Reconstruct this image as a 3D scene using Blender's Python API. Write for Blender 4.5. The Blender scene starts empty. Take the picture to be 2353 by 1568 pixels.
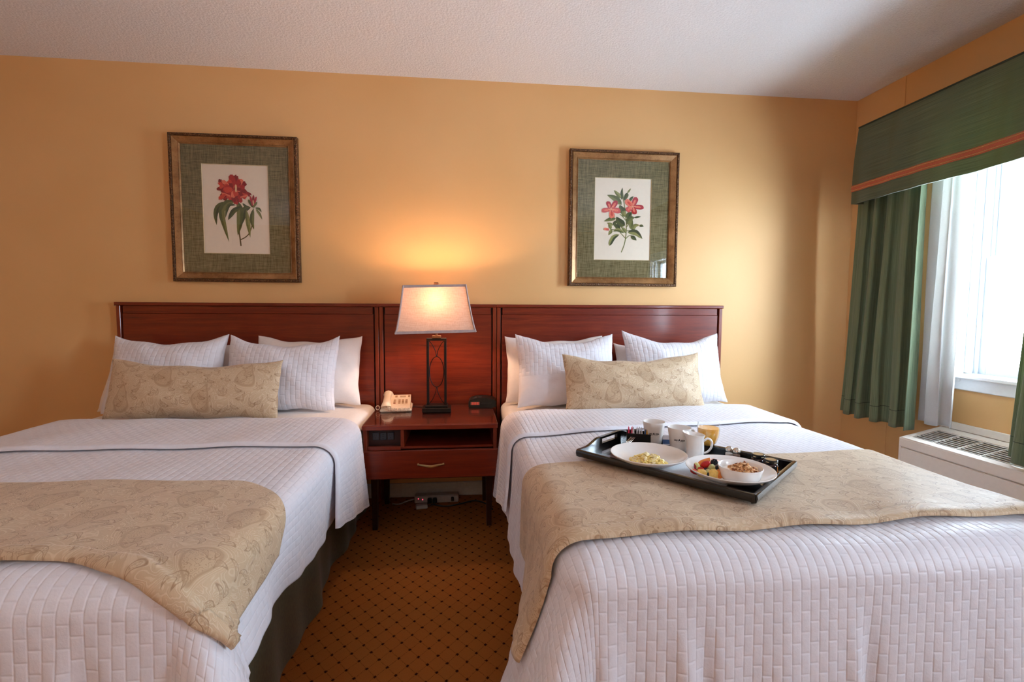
import bpy, math, random
import numpy as np
from mathutils import Matrix, Vector, noise as mnoise

SC = bpy.context.scene
COL = SC.collection
PI = math.pi

# ------------------------------------------------------------------ camera
cam_d = bpy.data.cameras.new('camera')
cam_d.sensor_width = 36.0
cam_d.sensor_fit = 'HORIZONTAL'
cam_d.lens = 36.0 * 1097.95 / 2353.0
cam_d.clip_start = 0.02
cam = bpy.data.objects.new('camera', cam_d)
COL.objects.link(cam)
_y, _p, _r = 0.1024, 0.0668, 0.0051
_f = np.array([math.sin(_y), math.cos(_y), 0.0]); _x = np.array([math.cos(_y), -math.sin(_y), 0.0]); _u = np.array([0, 0, 1.0])
_f2 = _f * math.cos(_p) - _u * math.sin(_p); _u2 = _u * math.cos(_p) + _f * math.sin(_p)
_x3 = _x * math.cos(_r) + _u2 * math.sin(_r); _u3 = _u2 * math.cos(_r) - _x * math.sin(_r)
cam.matrix_world = Matrix(((_x3[0], _u3[0], -_f2[0], 1.88195), (_x3[1], _u3[1], -_f2[1], -2.8105),
                           (_x3[2], _u3[2], -_f2[2], 1.12823), (0, 0, 0, 1)))
SC.camera = cam

# ------------------------------------------------------------------ world, lights, exposure
WORLD_STRENGTH = 44.0
world = bpy.data.worlds.new('sky')
SC.world = world
world.use_nodes = True
_bg = world.node_tree.nodes['Background']
_bg.inputs['Color'].default_value = (0.70, 0.84, 1.0, 1)
_bg.inputs['Strength'].default_value = WORLD_STRENGTH

def area(name, loc, rot, sx, sy, watts, color, portal=False):
    d = bpy.data.lights.new(name, 'AREA')
    d.shape = 'RECTANGLE'; d.size = sx; d.size_y = sy; d.energy = watts; d.color = color
    if portal:
        d.cycles.is_portal = True
    o = bpy.data.objects.new(name, d); COL.objects.link(o)
    o.location = loc; o.rotation_euler = rot
    return o

area('window_portal', (4.47, -1.17, 1.40), (0, PI / 2, 0), 1.20, 0.98, 1, (1, 1, 1), True)
area('rear_window_portal', (4.47, -3.00, 1.29), (0, PI / 2, 0), 0.98, 0.5, 1, (1, 1, 1), True)
# added unseen fill light behind the camera, aimed up to brighten the ceiling
area('ceiling_fill', (0.6, -4.3, 1.75), (PI, 0, 0), 0.35, 0.35, 30, (0.98, 0.97, 1.0))
LAMP_W = 9.5
SC.cycles.sample_clamp_indirect = 40.0
SC.cycles.diffuse_bounces = 8
SC.cycles.max_bounces = 16
vs = SC.view_settings
vs.view_transform = 'Standard'; vs.look = 'None'; vs.gamma = 1.0; vs.exposure = 0.48
vs.use_curve_mapping = False

# ------------------------------------------------------------------ node helpers
def srgb(r, g, b):
    f = lambda c: c / 12.92 if c <= 0.04045 else ((c + 0.055) / 1.055) ** 2.4
    return (f(r / 255), f(g / 255), f(b / 255), 1.0)

class NT:
    def __init__(s, name):
        s.m = bpy.data.materials.new(name); s.m.use_nodes = True
        s.t = s.m.node_tree; s.t.nodes.clear()
        s.out = s.t.nodes.new('ShaderNodeOutputMaterial')
        s._tc = None
    def n(s, typ, **kw):
        nd = s.t.nodes.new(typ)
        for k, v in kw.items(): setattr(nd, k, v)
        return nd
    def set(s, sock, v):
        if isinstance(v, bpy.types.NodeSocket): s.t.links.new(v, sock)
        elif v is not None:
            try: sock.default_value = v
            except Exception: sock.default_value = tuple(v)[:3]
    def tc(s, k='Object'):
        if s._tc is None: s._tc = s.n('ShaderNodeTexCoord')
        return s._tc.outputs[k]
    def math(s, op, a, b=None, c=None, clamp=False):
        nd = s.n('ShaderNodeMath', operation=op); nd.use_clamp = clamp
        s.set(nd.inputs[0], a)
        if b is not None: s.set(nd.inputs[1], b)
        if c is not None: s.set(nd.inputs[2], c)
        return nd.outputs[0]
    def mapping(s, vec, scale=(1, 1, 1), loc=(0, 0, 0), rot=(0, 0, 0)):
        nd = s.n('ShaderNodeMapping'); s.set(nd.inputs[0], vec)
        nd.inputs['Location'].default_value = loc; nd.inputs['Rotation'].default_value = rot; nd.inputs['Scale'].default_value = scale
        return nd.outputs[0]
    def noise(s, vec, scale, detail=3, rough=0.5, col=False, dist=0.0):
        nd = s.n('ShaderNodeTexNoise'); s.set(nd.inputs['Vector'], vec)
        nd.inputs['Scale'].default_value = scale; nd.inputs['Detail'].default_value = detail
        nd.inputs['Roughness'].default_value = rough; nd.inputs['Distortion'].default_value = dist
        return nd.outputs[1 if col else 0]
    def vor(s, vec, scale, feature='F1', smooth=None):
        nd = s.n('ShaderNodeTexVoronoi', feature=feature); s.set(nd.inputs['Vector'], vec)
        nd.inputs['Scale'].default_value = scale
        if smooth is not None: nd.inputs['Smoothness'].default_value = smooth
        return nd.outputs['Distance']
    def mix(s, f, a, b, mode='MIX'):
        nd = s.n('ShaderNodeMix', data_type='RGBA', blend_type=mode)
        s.set(nd.inputs[0], f); s.set(nd.inputs[6], a); s.set(nd.inputs[7], b)
        return nd.outputs[2]
    def ramp(s, f, stops):
        nd = s.n('ShaderNodeValToRGB'); s.set(nd.inputs[0], f)
        e = nd.color_ramp.elements
        e[0].position, e[0].color = stops[0]; e[1].position, e[1].color = stops[-1]
        for p, c in stops[1:-1]:
            x = e.new(p); x.color = c
        return nd.outputs[0]
    def mapr(s, v, a, b, c=0.0, d=1.0):
        nd = s.n('ShaderNodeMapRange'); s.set(nd.inputs[0], v)
        for i, q in enumerate((a, b, c, d)): nd.inputs[i + 1].default_value = q
        return nd.outputs[0]
    def bump(s, h, strength=0.3, dist=0.01, normal=None):
        nd = s.n('ShaderNodeBump'); s.set(nd.inputs['Height'], h)
        nd.inputs['Strength'].default_value = strength; nd.inputs['Distance'].default_value = dist
        if normal is not None: s.set(nd.inputs['Normal'], normal)
        return nd.outputs[0]
    def sep(s, vec):
        nd = s.n('ShaderNodeSeparateXYZ'); s.set(nd.inputs[0], vec); return nd.outputs
    def comb(s, x, y, z=0.0):
        nd = s.n('ShaderNodeCombineXYZ')
        s.set(nd.inputs[0], x); s.set(nd.inputs[1], y); s.set(nd.inputs[2], z); return nd.outputs[0]
    def bsdf(s, color, rough=0.5, normal=None, spec=0.5, metal=0.0, coat=0.0, coat_rough=0.05, sheen=0.0, trans=0.0, ior=1.45, emit=None, estr=0.0, sss=0.0, link=True):
        b = s.n('ShaderNodeBsdfPrincipled')
        s.set(b.inputs['Base Color'], color); s.set(b.inputs['Roughness'], rough)
        s.set(b.inputs['Specular IOR Level'], spec); s.set(b.inputs['Metallic'], metal)
        s.set(b.inputs['Coat Weight'], coat); s.set(b.inputs['Coat Roughness'], coat_rough)
        s.set(b.inputs['Sheen Weight'], sheen); s.set(b.inputs['Transmission Weight'], trans); s.set(b.inputs['IOR'], ior)
        if sss: s.set(b.inputs['Subsurface Weight'], sss); s.set(b.inputs['Subsurface Radius'], (0.01, 0.006, 0.004)); 
        if emit is not None: s.set(b.inputs['Emission Color'], emit); s.set(b.inputs['Emission Strength'], estr)
        if normal is not None: s.set(b.inputs['Normal'], normal)
        if link: s.t.links.new(b.outputs[0], s.out.inputs[0])
        return b

M = {}
def plain(name, col, rough=0.5, **kw):
    """plain coloured stuff with a faint mottling so that it is never dead flat"""
    t = NT(name)
    nz = t.noise(t.tc(), kw.pop('nscale', 60), 2)
    amt = kw.pop('mottle', 0.06)
    c = t.mix(t.mapr(nz, 0.3, 0.7), tuple(x * (1 - amt) for x in col[:3]) + (1,), tuple(min(1, x * (1 + amt)) for x in col[:3]) + (1,))
    bs = kw.pop('bump', 0.0)
    nrm = t.bump(nz, bs, 0.002) if bs else None
    t.bsdf(c, rough, normal=nrm, **kw)
    M[name] = t.m
    return t.m

# walls: warm ochre paint with a fine roller texture
t = NT('wall_paint')
nz = t.noise(t.tc(), 140, 3); big = t.noise(t.tc(), 1.2, 2)
t.bsdf(t.mix(t.mapr(big, 0.35, 0.65), srgb(220, 174, 116), srgb(226, 182, 126)), 0.5, normal=t.bump(nz, 0.12, 0.002), spec=0.35)
M['wall'] = t.m
# ceiling: white popcorn texture
t = NT('ceiling_popcorn')
v = t.vor(t.tc(), 95, 'SMOOTH_F1', 0.6); nz = t.noise(t.tc(), 170, 4, 0.7)
h = t.math('ADD', t.math('MULTIPLY', v, -0.8), nz)
t.bsdf(t.mix(t.mapr(nz, 0.3, 0.75), srgb(226, 226, 228), srgb(244, 244, 246)), 0.9, normal=t.bump(h, 0.55, 0.006), spec=0.1)
M['ceiling'] = t.m
# carpet: orange brown with a diamond lattice of dark flecks joined by thin dotted lines
t = NT('carpet_lattice')
pos = t.tc()
warp = t.noise(pos, 420, 2, col=True)
wv = t.n('ShaderNodeVectorMath', operation='SCALE'); 
wsub = t.n('ShaderNodeVectorMath', operation='SUBTRACT'); t.set(wsub.inputs[0], warp); wsub.inputs[1].default_value = (0.5, 0.5, 0.5)
t.set(wv.inputs[0], wsub.outputs[0]); wv.inputs['Scale'].default_value = 0.006
wadd = t.n('ShaderNodeVectorMath', operation='ADD'); t.set(wadd.inputs[0], pos); t.set(wadd.inputs[1], wv.outputs[0])
sx, sy, _ = t.sep(wadd.outputs[0])
px = t.math('DIVIDE', t.math('ADD', sx, -1.674), 0.0625)
py = t.math('DIVIDE', t.math('ADD', sy, 1.165), 0.0726)
def cdist(a): return t.math('ABSOLUTE', t.math('SUBTRACT', t.math('FRACT', t.math('ADD', a, 0.5)), 0.5))
def spot(ax, ay):
    dx = t.math('MULTIPLY', cdist(ax), 0.0625); dy = t.math('MULTIPLY', cdist(ay), 0.0726)
    # a four-armed fleck: small in both axes, slightly star shaped
    return t.math('ADD', t.math('POWER', dx, 0.75), t.math('POWER', dy, 0.75))
s1 = spot(px, py); s2 = spot(t.math('ADD', px, 0.5), t.math('ADD', py, 0.5))
smin = t.math('MINIMUM', s1, s2)
mspot = t.mapr(smin, 0.022, 0.028, 1, 0)
la = t.math('ADD', px, py); lb = t.math('SUBTRACT', px, py)
def line(a, b):
    d = cdist(a)
    dash = t.math('GREATER_THAN', t.math('SINE', t.math('MULTIPLY', b, 62)), -0.2)
    return t.math('MULTIPLY', t.mapr(d, 0.016, 0.042, 1, 0), dash)
ml = t.math('MAXIMUM', line(la, lb), line(lb, la))
fib = t.noise(pos, 900, 3, 0.7); big = t.noise(pos, 5, 3); mid = t.noise(pos, 160, 2)
base = t.mix(t.mapr(fib, 0.3, 0.7), srgb(126, 72, 28), srgb(182, 114, 56))
base = t.mix(t.mapr(big, 0.35, 0.65, 0.0, 0.35), base, srgb(166, 94, 42))
c = t.mix(t.math('MULTIPLY', ml, 0.6), base, srgb(84, 48, 20))
c = t.mix(t.math('MULTIPLY', mspot, 0.94), c, srgb(38, 16, 10))
hh = t.math('ADD', t.math('MULTIPLY', fib, 0.7), t.math('ADD', t.math('MULTIPLY', mid, 0.4), t.math('MULTIPLY', ml, -0.3)))
t.bsdf(c, 0.95, normal=t.bump(hh, 0.7, 0.006), spec=0.05)
M['carpet'] = t.m
# mahogany veneer, grain along X (or along Z for uprights)
def wood(name, c1, c2, c3, axis='x', rough=0.28, coat=0.35):
    t = NT(name)
    sc = {'x': (1.6, 26, 30), 'z': (30, 26, 1.6), 'y': (26, 1.6, 30)}[axis]
    v = t.mapping(t.tc(), scale=sc)
    n1 = t.noise(v, 2.0, 5, 0.6, dist=0.4); n2 = t.noise(v, 9.0, 4, 0.7)
    n3 = t.noise(t.mapping(t.tc(), scale=tuple(q * 0.25 for q in sc)), 1.5, 2)
    c = t.ramp(t.math('ADD', t.math('MULTIPLY', n1, 0.65), t.math('MULTIPLY', n2, 0.35)), [(0.3, c1), (0.5, c2), (0.72, c3)])
    c = t.mix(t.mapr(n3, 0.3, 0.7, 0.0, 0.5), c, c2)
    t.bsdf(c, t.mapr(n2, 0.2, 0.8, rough, rough + 0.14), normal=t.bump(n2, 0.05, 0.001), spec=0.45, coat=coat, coat_rough=0.12)
    M[name] = t.m
wood('mahogany', srgb(70, 16, 5), srgb(110, 31, 10), srgb(138, 52, 20))
wood('mahogany_upright', srgb(76, 20, 7), srgb(118, 40, 14), srgb(142, 60, 24), 'z')
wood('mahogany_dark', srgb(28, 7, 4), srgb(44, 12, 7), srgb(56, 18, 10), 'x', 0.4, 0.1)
# picture frames: bronze gilt wood with a carved outer rib
t = NT('bronze_frame')
n1 = t.noise(t.tc(), 9, 4, 0.7); n2 = t.noise(t.tc(), 160, 3)
c = t.mix(t.mapr(n1, 0.35, 0.65), srgb(126, 86, 46), srgb(172, 128, 82))
t.bsdf(t.mix(t.mapr(n2, 0.55, 0.75, 0, 0.5), c, srgb(70, 38, 16)), 0.36, normal=t.bump(n2, 0.2, 0.002), metal=0.35, spec=0.5)
M['frame'] = t.m
t = NT('carved_edge')
n2 = t.vor(t.tc(), 150); n1 = t.noise(t.tc(), 90, 3)
c = t.mix(t.mapr(n2, 0.15, 0.5), srgb(150, 112, 72), srgb(74, 46, 24))
t.bsdf(t.mix(t.mapr(n1, 0.4, 0.7, 0, 0.5), c, srgb(96, 60, 28)), 0.45, normal=t.bump(n2, 0.8, 0.004), metal=0.3)
M['carved'] = t.m
# olive linen mat board
t = NT('olive_linen')
o = t.tc()
wx = t.noise(t.mapping(o, scale=(420, 30, 18)), 1, 2, 0.6); wz = t.noise(t.mapping(o, scale=(18, 30, 420)), 1, 2, 0.6)
w = t.math('MULTIPLY', t.math('ADD', wx, wz), 0.5)
t.bsdf(t.mix(t.mapr(w, 0.35, 0.65), srgb(76, 72, 46), srgb(146, 138, 104)), 0.85, normal=t.bump(w, 0.4, 0.002), spec=0.1)
M['linen'] = t.m
# quilt cotton
def cotton(name, col, rough=0.5, wr=0.35, sheen=0.15):
    t = NT(name)
    o = t.tc()
    n1 = t.noise(o, 38, 4, 0.6); n2 = t.noise(o, 900, 2); n3 = t.noise(o, 120, 3, 0.6)
    h = t.math('ADD', t.math('MULTIPLY', n1, 0.9), t.math('ADD', t.math('MULTIPLY', n2, 0.05), t.math('MULTIPLY', n3, 0.25)))
    c = t.mix(t.mapr(n1, 0.35, 0.65), tuple(x * 0.97 for x in col[:3]) + (1,), col)
    t.bsdf(c, rough, normal=t.bump(h, wr, 0.006), spec=0.35, sheen=sheen)
    M[name] = t.m
cotton('quilt', srgb(222, 221, 229), 0.46, 0.22)
cotton('sheet', srgb(232, 226, 222), 0.6, 0.25)
cotton('pillowcase', srgb(232, 226, 224), 0.6, 0.35)
# dark olive bed skirt
t = NT('skirt')
o = t.tc(); n1 = t.noise(t.mapping(o, scale=(1, 1, 0.15)), 500, 2); n2 = t.noise(o, 6, 3)
t.bsdf(t.mix(t.mapr(n1, 0.3, 0.7), srgb(56, 52, 30), srgb(84, 80, 50)), 0.8, normal=t.bump(n1, 0.3, 0.002), sheen=0.2)
M['skirt'] = t.m
# paisley jacquard, laid out in metres on the UVs
def paisley(name, base, light, dark, amt=1.0):
    t = NT(name)
    uv = t.tc('UV')
    nz = t.noise(uv, 9, 2, col=True)
    s1 = t.n('ShaderNodeVectorMath', operation='SUBTRACT'); t.set(s1.inputs[0], nz); s1.inputs[1].default_value = (0.5, 0.5, 0.5)
    s2 = t.n('ShaderNodeVectorMath', operation='SCALE'); t.set(s2.inputs[0], s1.outputs[0]); s2.inputs['Scale'].default_value = 0.045
    s3 = t.n('ShaderNodeVectorMath', operation='ADD'); t.set(s3.inputs[0], uv); t.set(s3.inputs[1], s2.outputs[0])
    wuv = s3.outputs[0]
    u0, v0, _ = t.sep(wuv)
    def drops(PX, PY, W, H, lean, ou, ov, ang=0.0):
        ua = t.math('ADD', t.math('MULTIPLY', u0, math.cos(ang)), t.math('MULTIPLY', v0, math.sin(ang)))
        va = t.math('SUBTRACT', t.math('MULTIPLY', v0, math.cos(ang)), t.math('MULTIPLY', u0, math.sin(ang)))
        uu = t.math('ADD', t.math('DIVIDE', ua, PX), ou)
        colp = t.math('MODULO', t.math('FLOOR', uu), 2)
        vv = t.math('ADD', t.math('ADD', t.math('DIVIDE', va, PY), ov), t.math('MULTIPLY', t.math('ABSOLUTE', colp), 0.5))
        qx = t.math('MULTIPLY', t.math('SUBTRACT', t.math('FRACT', uu), 0.5), PX)
        qy = t.math('DIVIDE', t.math('MULTIPLY', t.math('SUBTRACT', t.math('FRACT', vv), 0.5), PY), H)
        bend = t.math('MULTIPLY', t.math('MULTIPLY', qy, qy), lean)
        wid = t.math('MAXIMUM', t.math('MULTIPLY', t.math('SUBTRACT', 1.0, t.math('MULTIPLY', qy, 0.62)), W), 0.004)
        a = t.math('DIVIDE', t.math('SUBTRACT', qx, bend), wid)
        return t.math('SQRT', t.math('ADD', t.math('MULTIPLY', a, a), t.math('MULTIPLY', qy, qy)))
    f = drops(0.180, 0.225, 0.034, 0.062, 0.014, 0.0, 0.0)
    g = t.math('MINIMUM', drops(0.071, 0.083, 0.0075, 0.020, 0.010, 0.5, 0.27, 0.75), t.math('MINIMUM', drops(0.063, 0.097, 0.0062, 0.022, -0.012, 0.2, 0.1, -0.9), drops(0.089, 0.075, 0.0060, 0.016, 0.014, 0.7, 0.6, 2.3)))
    # concentric outlines round the big drops
    ring = t.math('SINE', t.math('MULTIPLY', f, 52))
    inring = t.math('MULTIPLY', t.mapr(f, 1.0, 1.05), t.mapr(f, 1.30, 1.42, 1, 0))
    lring = t.math('MULTIPLY', t.mapr(ring, 0.35, 0.8), inring)
    inside = t.mapr(f, 0.86, 0.94, 1, 0)
    core = t.vor(wuv, 95, 'SMOOTH_F1', 0.4)
    filig = t.mapr(t.math('ABSOLUTE', t.math('SINE', t.math('MULTIPLY', t.math('ADD', core, t.math('MULTIPLY', f, 0.9)), 9.0))), 0.0, 0.42, 1, 0)
    dcore = t.math('MULTIPLY', filig, inside)
    edge = t.math('MULTIPLY', t.mapr(f, 0.80, 0.90), t.mapr(f, 0.98, 1.06, 1, 0))
    # small curled leaves
    gl = t.math('MULTIPLY', t.mapr(g, 0.72, 0.88), t.mapr(g, 1.0, 1.12, 1, 0))
    gi = t.math('MULTIPLY', t.mapr(t.vor(wuv, 230), 0.35, 0.6), t.mapr(g, 0.6, 0.7, 1, 0))
    # swirling contour lines of the ground
    sw = t.noise(wuv, 11, 2, 0.5, dist=1.6)
    swl = t.mapr(t.math('SINE', t.math('MULTIPLY', sw, 85)), 0.1, 0.9)
    ground = t.mapr(f, 1.35, 1.5)
    L = t.math('ADD', t.math('MULTIPLY', lring, 0.5), t.math('MULTIPLY', t.math('MULTIPLY', swl, ground), 0.44), clamp=True)
    D = t.math('MAXIMUM', t.math('MULTIPLY', dcore, 0.75), t.math('MAXIMUM', t.math('MULTIPLY', edge, 0.38), t.math('MAXIMUM', t.math('MULTIPLY', gl, 0.7), t.math('MULTIPLY', gi, 0.35))))
    c = t.mix(t.math('MULTIPLY', L, amt), base, light)
    c = t.mix(t.math('MULTIPLY', D, amt), c, dark)
    thread = t.noise(t.mapping(uv, scale=(900, 160, 1)), 1, 2)
    c = t.mix(t.mapr(thread, 0.3, 0.75, 0, 0.25), c, tuple(x * 0.7 for x in base[:3]) + (1,))
    h = t.math('ADD', t.math('MULTIPLY', L, 0.7), t.math('ADD', t.math('MULTIPLY', D, -0.5), t.math('MULTIPLY', thread, 0.25)))
    t.bsdf(c, 0.52, normal=t.bump(h, 0.35, 0.003), spec=0.4, sheen=0.25)
    M[name] = t.m
paisley('paisley', srgb(196, 170, 138), srgb(224, 207, 180), srgb(140, 104, 70))
# green striated curtain fabric
def greencloth(name, rib, ca, cb):
    t = NT(name)
    o = t.tc('UV')
    sc = (700, 4, 1) if rib == 'v' else (4, 700, 1)
    n1 = t.noise(t.mapping(o, scale=sc), 1, 3, 0.6); n2 = t.noise(t.mapping(o, scale=tuple(q * 0.18 for q in sc)), 1, 2)
    n3 = t.noise(t.mapping(o, scale=(9, 0.8, 1)), 1, 2)
    c = t.mix(t.mapr(n1, 0.3, 0.7), ca, cb)
    c = t.mix(t.mapr(n2, 0.4, 0.7, 0, 0.45), c, srgb(70, 92, 78))
    c = t.mix(t.mapr(n3, 0.5, 0.72, 0, 0.3 if rib == 'h' else 0.15), c, srgb(84, 76, 34))
    bs = t.bsdf(c, 0.75, normal=t.bump(n1, 0.35, 0.002), spec=0.2, sheen=0.25, link=False)
    tr = t.n('ShaderNodeBsdfTranslucent'); t.set(tr.inputs[0], t.mix(0.5, c, srgb(130, 150, 90)))
    mx = t.n('ShaderNodeMixShader'); mx.inputs[0].default_value = 0.18
    t.t.links.new(bs.outputs[0], mx.inputs[1]); t.t.links.new(tr.outputs[0], mx.inputs[2]); t.t.links.new(mx.outputs[0], t.out.inputs[0])
    M[name] = t.m
greencloth('curtain', 'v', srgb(82, 96, 72), srgb(142, 154, 120)); greencloth('valance', 'h', srgb(66, 72, 56), srgb(118, 124, 98))
t = NT('liner_cloth')
n1 = t.noise(t.tc(), 300, 2)
bs = t.bsdf(t.mix(n1, srgb(196, 195, 196), srgb(214, 213, 213)), 0.8, spec=0.1, link=False)
tr = t.n('ShaderNodeBsdfTranslucent'); tr.inputs[0].default_value = srgb(235, 235, 230)
mx = t.n('ShaderNodeMixShader'); mx.inputs[0].default_value = 0.25
t.t.links.new(bs.outputs[0], mx.inputs[1]); t.t.links.new(tr.outputs[0], mx.inputs[2]); t.t.links.new(mx.outputs[0], t.out.inputs[0])
M['liner'] = t.m
# lamp shade linen: lets the bulb shine through
t = NT('shade_linen')
o = t.tc(); w1 = t.noise(t.mapping(o, scale=(520, 520, 18)), 1, 3, 0.6); w2 = t.noise(t.mapping(o, scale=(24, 24, 620)), 1, 2)
w = t.math('MULTIPLY', t.math('ADD', w1, w2), 0.5)
c = t.mix(t.mapr(w, 0.38, 0.62), srgb(222, 198, 180), srgb(246, 230, 218))
d1 = t.n('ShaderNodeBsdfDiffuse'); t.set(d1.inputs[0], c)
tr = t.n('ShaderNodeBsdfTranslucent'); t.set(tr.inputs[0], t.mix(1.0, c, srgb(126, 110, 98), 'MULTIPLY'))
mx = t.n('ShaderNodeMixShader'); mx.inputs[0].default_value = 0.40
t.t.links.new(d1.outputs[0], mx.inputs[1]); t.t.links.new(tr.outputs[0], mx.inputs[2]); t.t.links.new(mx.outputs[0], t.out.inputs[0])
M['shade'] = t.m
# thin window / picture glass: mirrors a little, lets the rest through
def thin_glass(name, ior=1.45, tint=(1, 1, 1, 1), rough=0.0, fac=1.0):
    t = NT(name)
    fr = t.n('ShaderNodeLayerWeight'); fr.inputs['Blend'].default_value = 0.5
    f0 = ((ior - 1) / (ior + 1)) ** 2
    sch = t.math('ADD', f0, t.math('MULTIPLY', t.math('POWER', fr.outputs['Facing'], 5.0), 1 - f0))
    gl = t.n('ShaderNodeBsdfGlossy'); gl.inputs['Roughness'].default_value = rough
    tp = t.n('ShaderNodeBsdfTransparent'); tp.inputs[0].default_value = tint
    mx = t.n('ShaderNodeMixShader'); t.set(mx.inputs[0], t.math('MULTIPLY', sch, fac, clamp=True))
    t.t.links.new(tp.outputs[0], mx.inputs[1]); t.t.links.new(gl.outputs[0], mx.inputs[2]); t.t.links.new(mx.outputs[0], t.out.inputs[0])
    M[name] = t.m
thin_glass('pane', 1.45, (0.97, 0.985, 0.98, 1))
thin_glass('picture_glass', 1.5, (1, 1, 1, 1))
thin_glass('top_glass', 1.5, (0.97, 0.98, 0.97, 1), 0.0, 1.0)
thin_glass('tumbler', 1.45, (0.985, 0.99, 0.99, 1), 0.0, 1.4)
plain('white_paint', srgb(232, 234, 236), 0.4, mottle=0.02)
plain('vinyl', srgb(186, 189, 194), 0.35, mottle=0.02)
plain('baseboard', srgb(205, 205, 208), 0.45)
plain('ac_plastic', srgb(226, 216, 204), 0.45, mottle=0.02)
plain('ac_slat', srgb(205, 204, 196), 0.5, mottle=0.02)
plain('dark_void', srgb(40, 40, 38), 0.8)
plain('trim_braid', srgb(176, 92, 66), 0.7, nscale=400, mottle=0.25, bump=0.5)
plain('trim_thread', srgb(196, 150, 90), 0.7, nscale=500, mottle=0.3)
plain('piping_dark', srgb(40, 52, 38), 0.7)
plain('bronze', srgb(26, 16, 11), 0.45, metal=0.4, nscale=120, mottle=0.3)
plain('bronze_block', srgb(96, 62, 36), 0.45, metal=0.4, nscale=90, mottle=0.3)
plain('brass', srgb(190, 160, 110), 0.3, metal=0.8)
plain('phone_plastic', srgb(226, 204, 178), 0.35, mottle=0.02)
plain('phone_key', srgb(176, 132, 96), 0.45)
plain('phone_key_red', srgb(176, 88, 62), 0.45)
plain('phone_lcd', srgb(190, 158, 126), 0.3)
plain('black_plastic', srgb(24, 24, 22), 0.35)
plain('grey_plastic', srgb(52, 52, 58), 0.45)
plain('strip_plastic', srgb(160, 152, 150), 0.45)
plain('cable', srgb(30, 28, 28), 0.5)
plain('cable_pale', srgb(150, 140, 128), 0.5)
plain('china', srgb(236, 234, 232), 0.18, mottle=0.015, spec=0.5, coat=0.3)
plain('tray_lacquer', srgb(16, 13, 12), 0.16, coat=0.6, coat_rough=0.08, mottle=0.15)
plain('egg', srgb(252, 220, 136), 0.5, nscale=90, mottle=0.16, bump=0.4, sss=0.2)
plain('egg_pale', srgb(252, 234, 184), 0.5, nscale=90, mottle=0.12, bump=0.4, sss=0.2)
plain('herb', srgb(70, 92, 40), 0.6)
plain('yogurt', srgb(240, 232, 222), 0.4)
plain('granola', srgb(196, 142, 92), 0.7, nscale=150, mottle=0.3, bump=0.5)
plain('granola_pale', srgb(226, 186, 140), 0.7, nscale=150, mottle=0.25, bump=0.5)
plain('granola_dark', srgb(150, 86, 48), 0.7, nscale=150, mottle=0.3)
plain('cantaloupe', srgb(244, 150, 70), 0.35, sss=0.2, nscale=120)
plain('pineapple', srgb(240, 206, 120), 0.35, sss=0.2, nscale=160, mottle=0.12)
plain('honeydew', srgb(206, 212, 150), 0.3, sss=0.2)
plain('apple_skin', srgb(150, 20, 40), 0.25)
plain('strawberry', srgb(186, 28, 30), 0.35, nscale=220, mottle=0.2, bump=0.4)
plain('strawberry_cut', srgb(232, 96, 76), 0.4)
plain('blueberry', srgb(30, 30, 44), 0.45)
plain('watermelon', srgb(240, 178, 156), 0.35)
plain('ink', srgb(16, 20, 34), 0.4)
plain('jam', srgb(40, 8, 10), 0.15, coat=0.4)
plain('lid_black', srgb(14, 14, 18), 0.3, coat=0.3)
plain('lid_gold', srgb(176, 150, 112), 0.4)
plain('label_cream', srgb(206, 190, 150), 0.6)
plain('label_red', srgb(206, 84, 66), 0.5)
plain('label_orange', srgb(226, 140, 60), 0.5)
plain('steel', srgb(206, 196, 184), 0.25, metal=0.9)
plain('caddy_plastic', srgb(18, 16, 16), 0.5)
plain('paper_pink', srgb(226, 60, 104), 0.6); plain('paper_white', srgb(226, 228, 238), 0.6)
plain('paper_blue', srgb(70, 100, 150), 0.6); plain('paper_yellow', srgb(222, 166, 62), 0.6)
plain('paper_rose', srgb(240, 180, 196), 0.6)
plain('napkin', srgb(232, 234, 238), 0.8, nscale=300, bump=0.2)
plain('print_paper', srgb(232, 222, 204), 0.7, mottle=0.02)
plain('pepper', srgb(120, 84, 62), 0.7, nscale=600, mottle=0.5)
plain('salt', srgb(226, 216, 206), 0.7, nscale=600, mottle=0.2)
plain('mattress', srgb(210, 206, 200), 0.7)
plain('bark', srgb(96, 82, 66), 0.9, nscale=20, mottle=0.3)
t = NT('clock_screen'); t.bsdf(srgb(120, 84, 74), 0.25, emit=srgb(214, 70, 50), estr=0.10); M['clock_screen'] = t.m
t = NT('clock_digit'); t.bsdf(srgb(160, 40, 30), 0.3, emit=srgb(236, 70, 50), estr=0.45); M['clock_digit'] = t.m
t = NT('led_red'); t.bsdf(srgb(200, 30, 40), 0.3, emit=(1, 0.05, 0.1, 1), estr=2.5); M['led'] = t.m
t = NT('bulb_glow'); t.bsdf((1, 0.9, 0.75, 1), 0.4, emit=(1, 0.72, 0.42, 1), estr=3.0); M['bulb'] = t.m
t = NT('orange_juice'); t.bsdf(t.mix(t.mapr(t.noise(t.tc(), 70, 2), 0.3, 0.7), srgb(255, 184, 74), srgb(255, 202, 100)), 0.25); M['juice'] = t.m
t = NT('milk_foam'); t.bsdf(srgb(246, 206, 140), 0.4); M['foam'] = t.m
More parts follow.
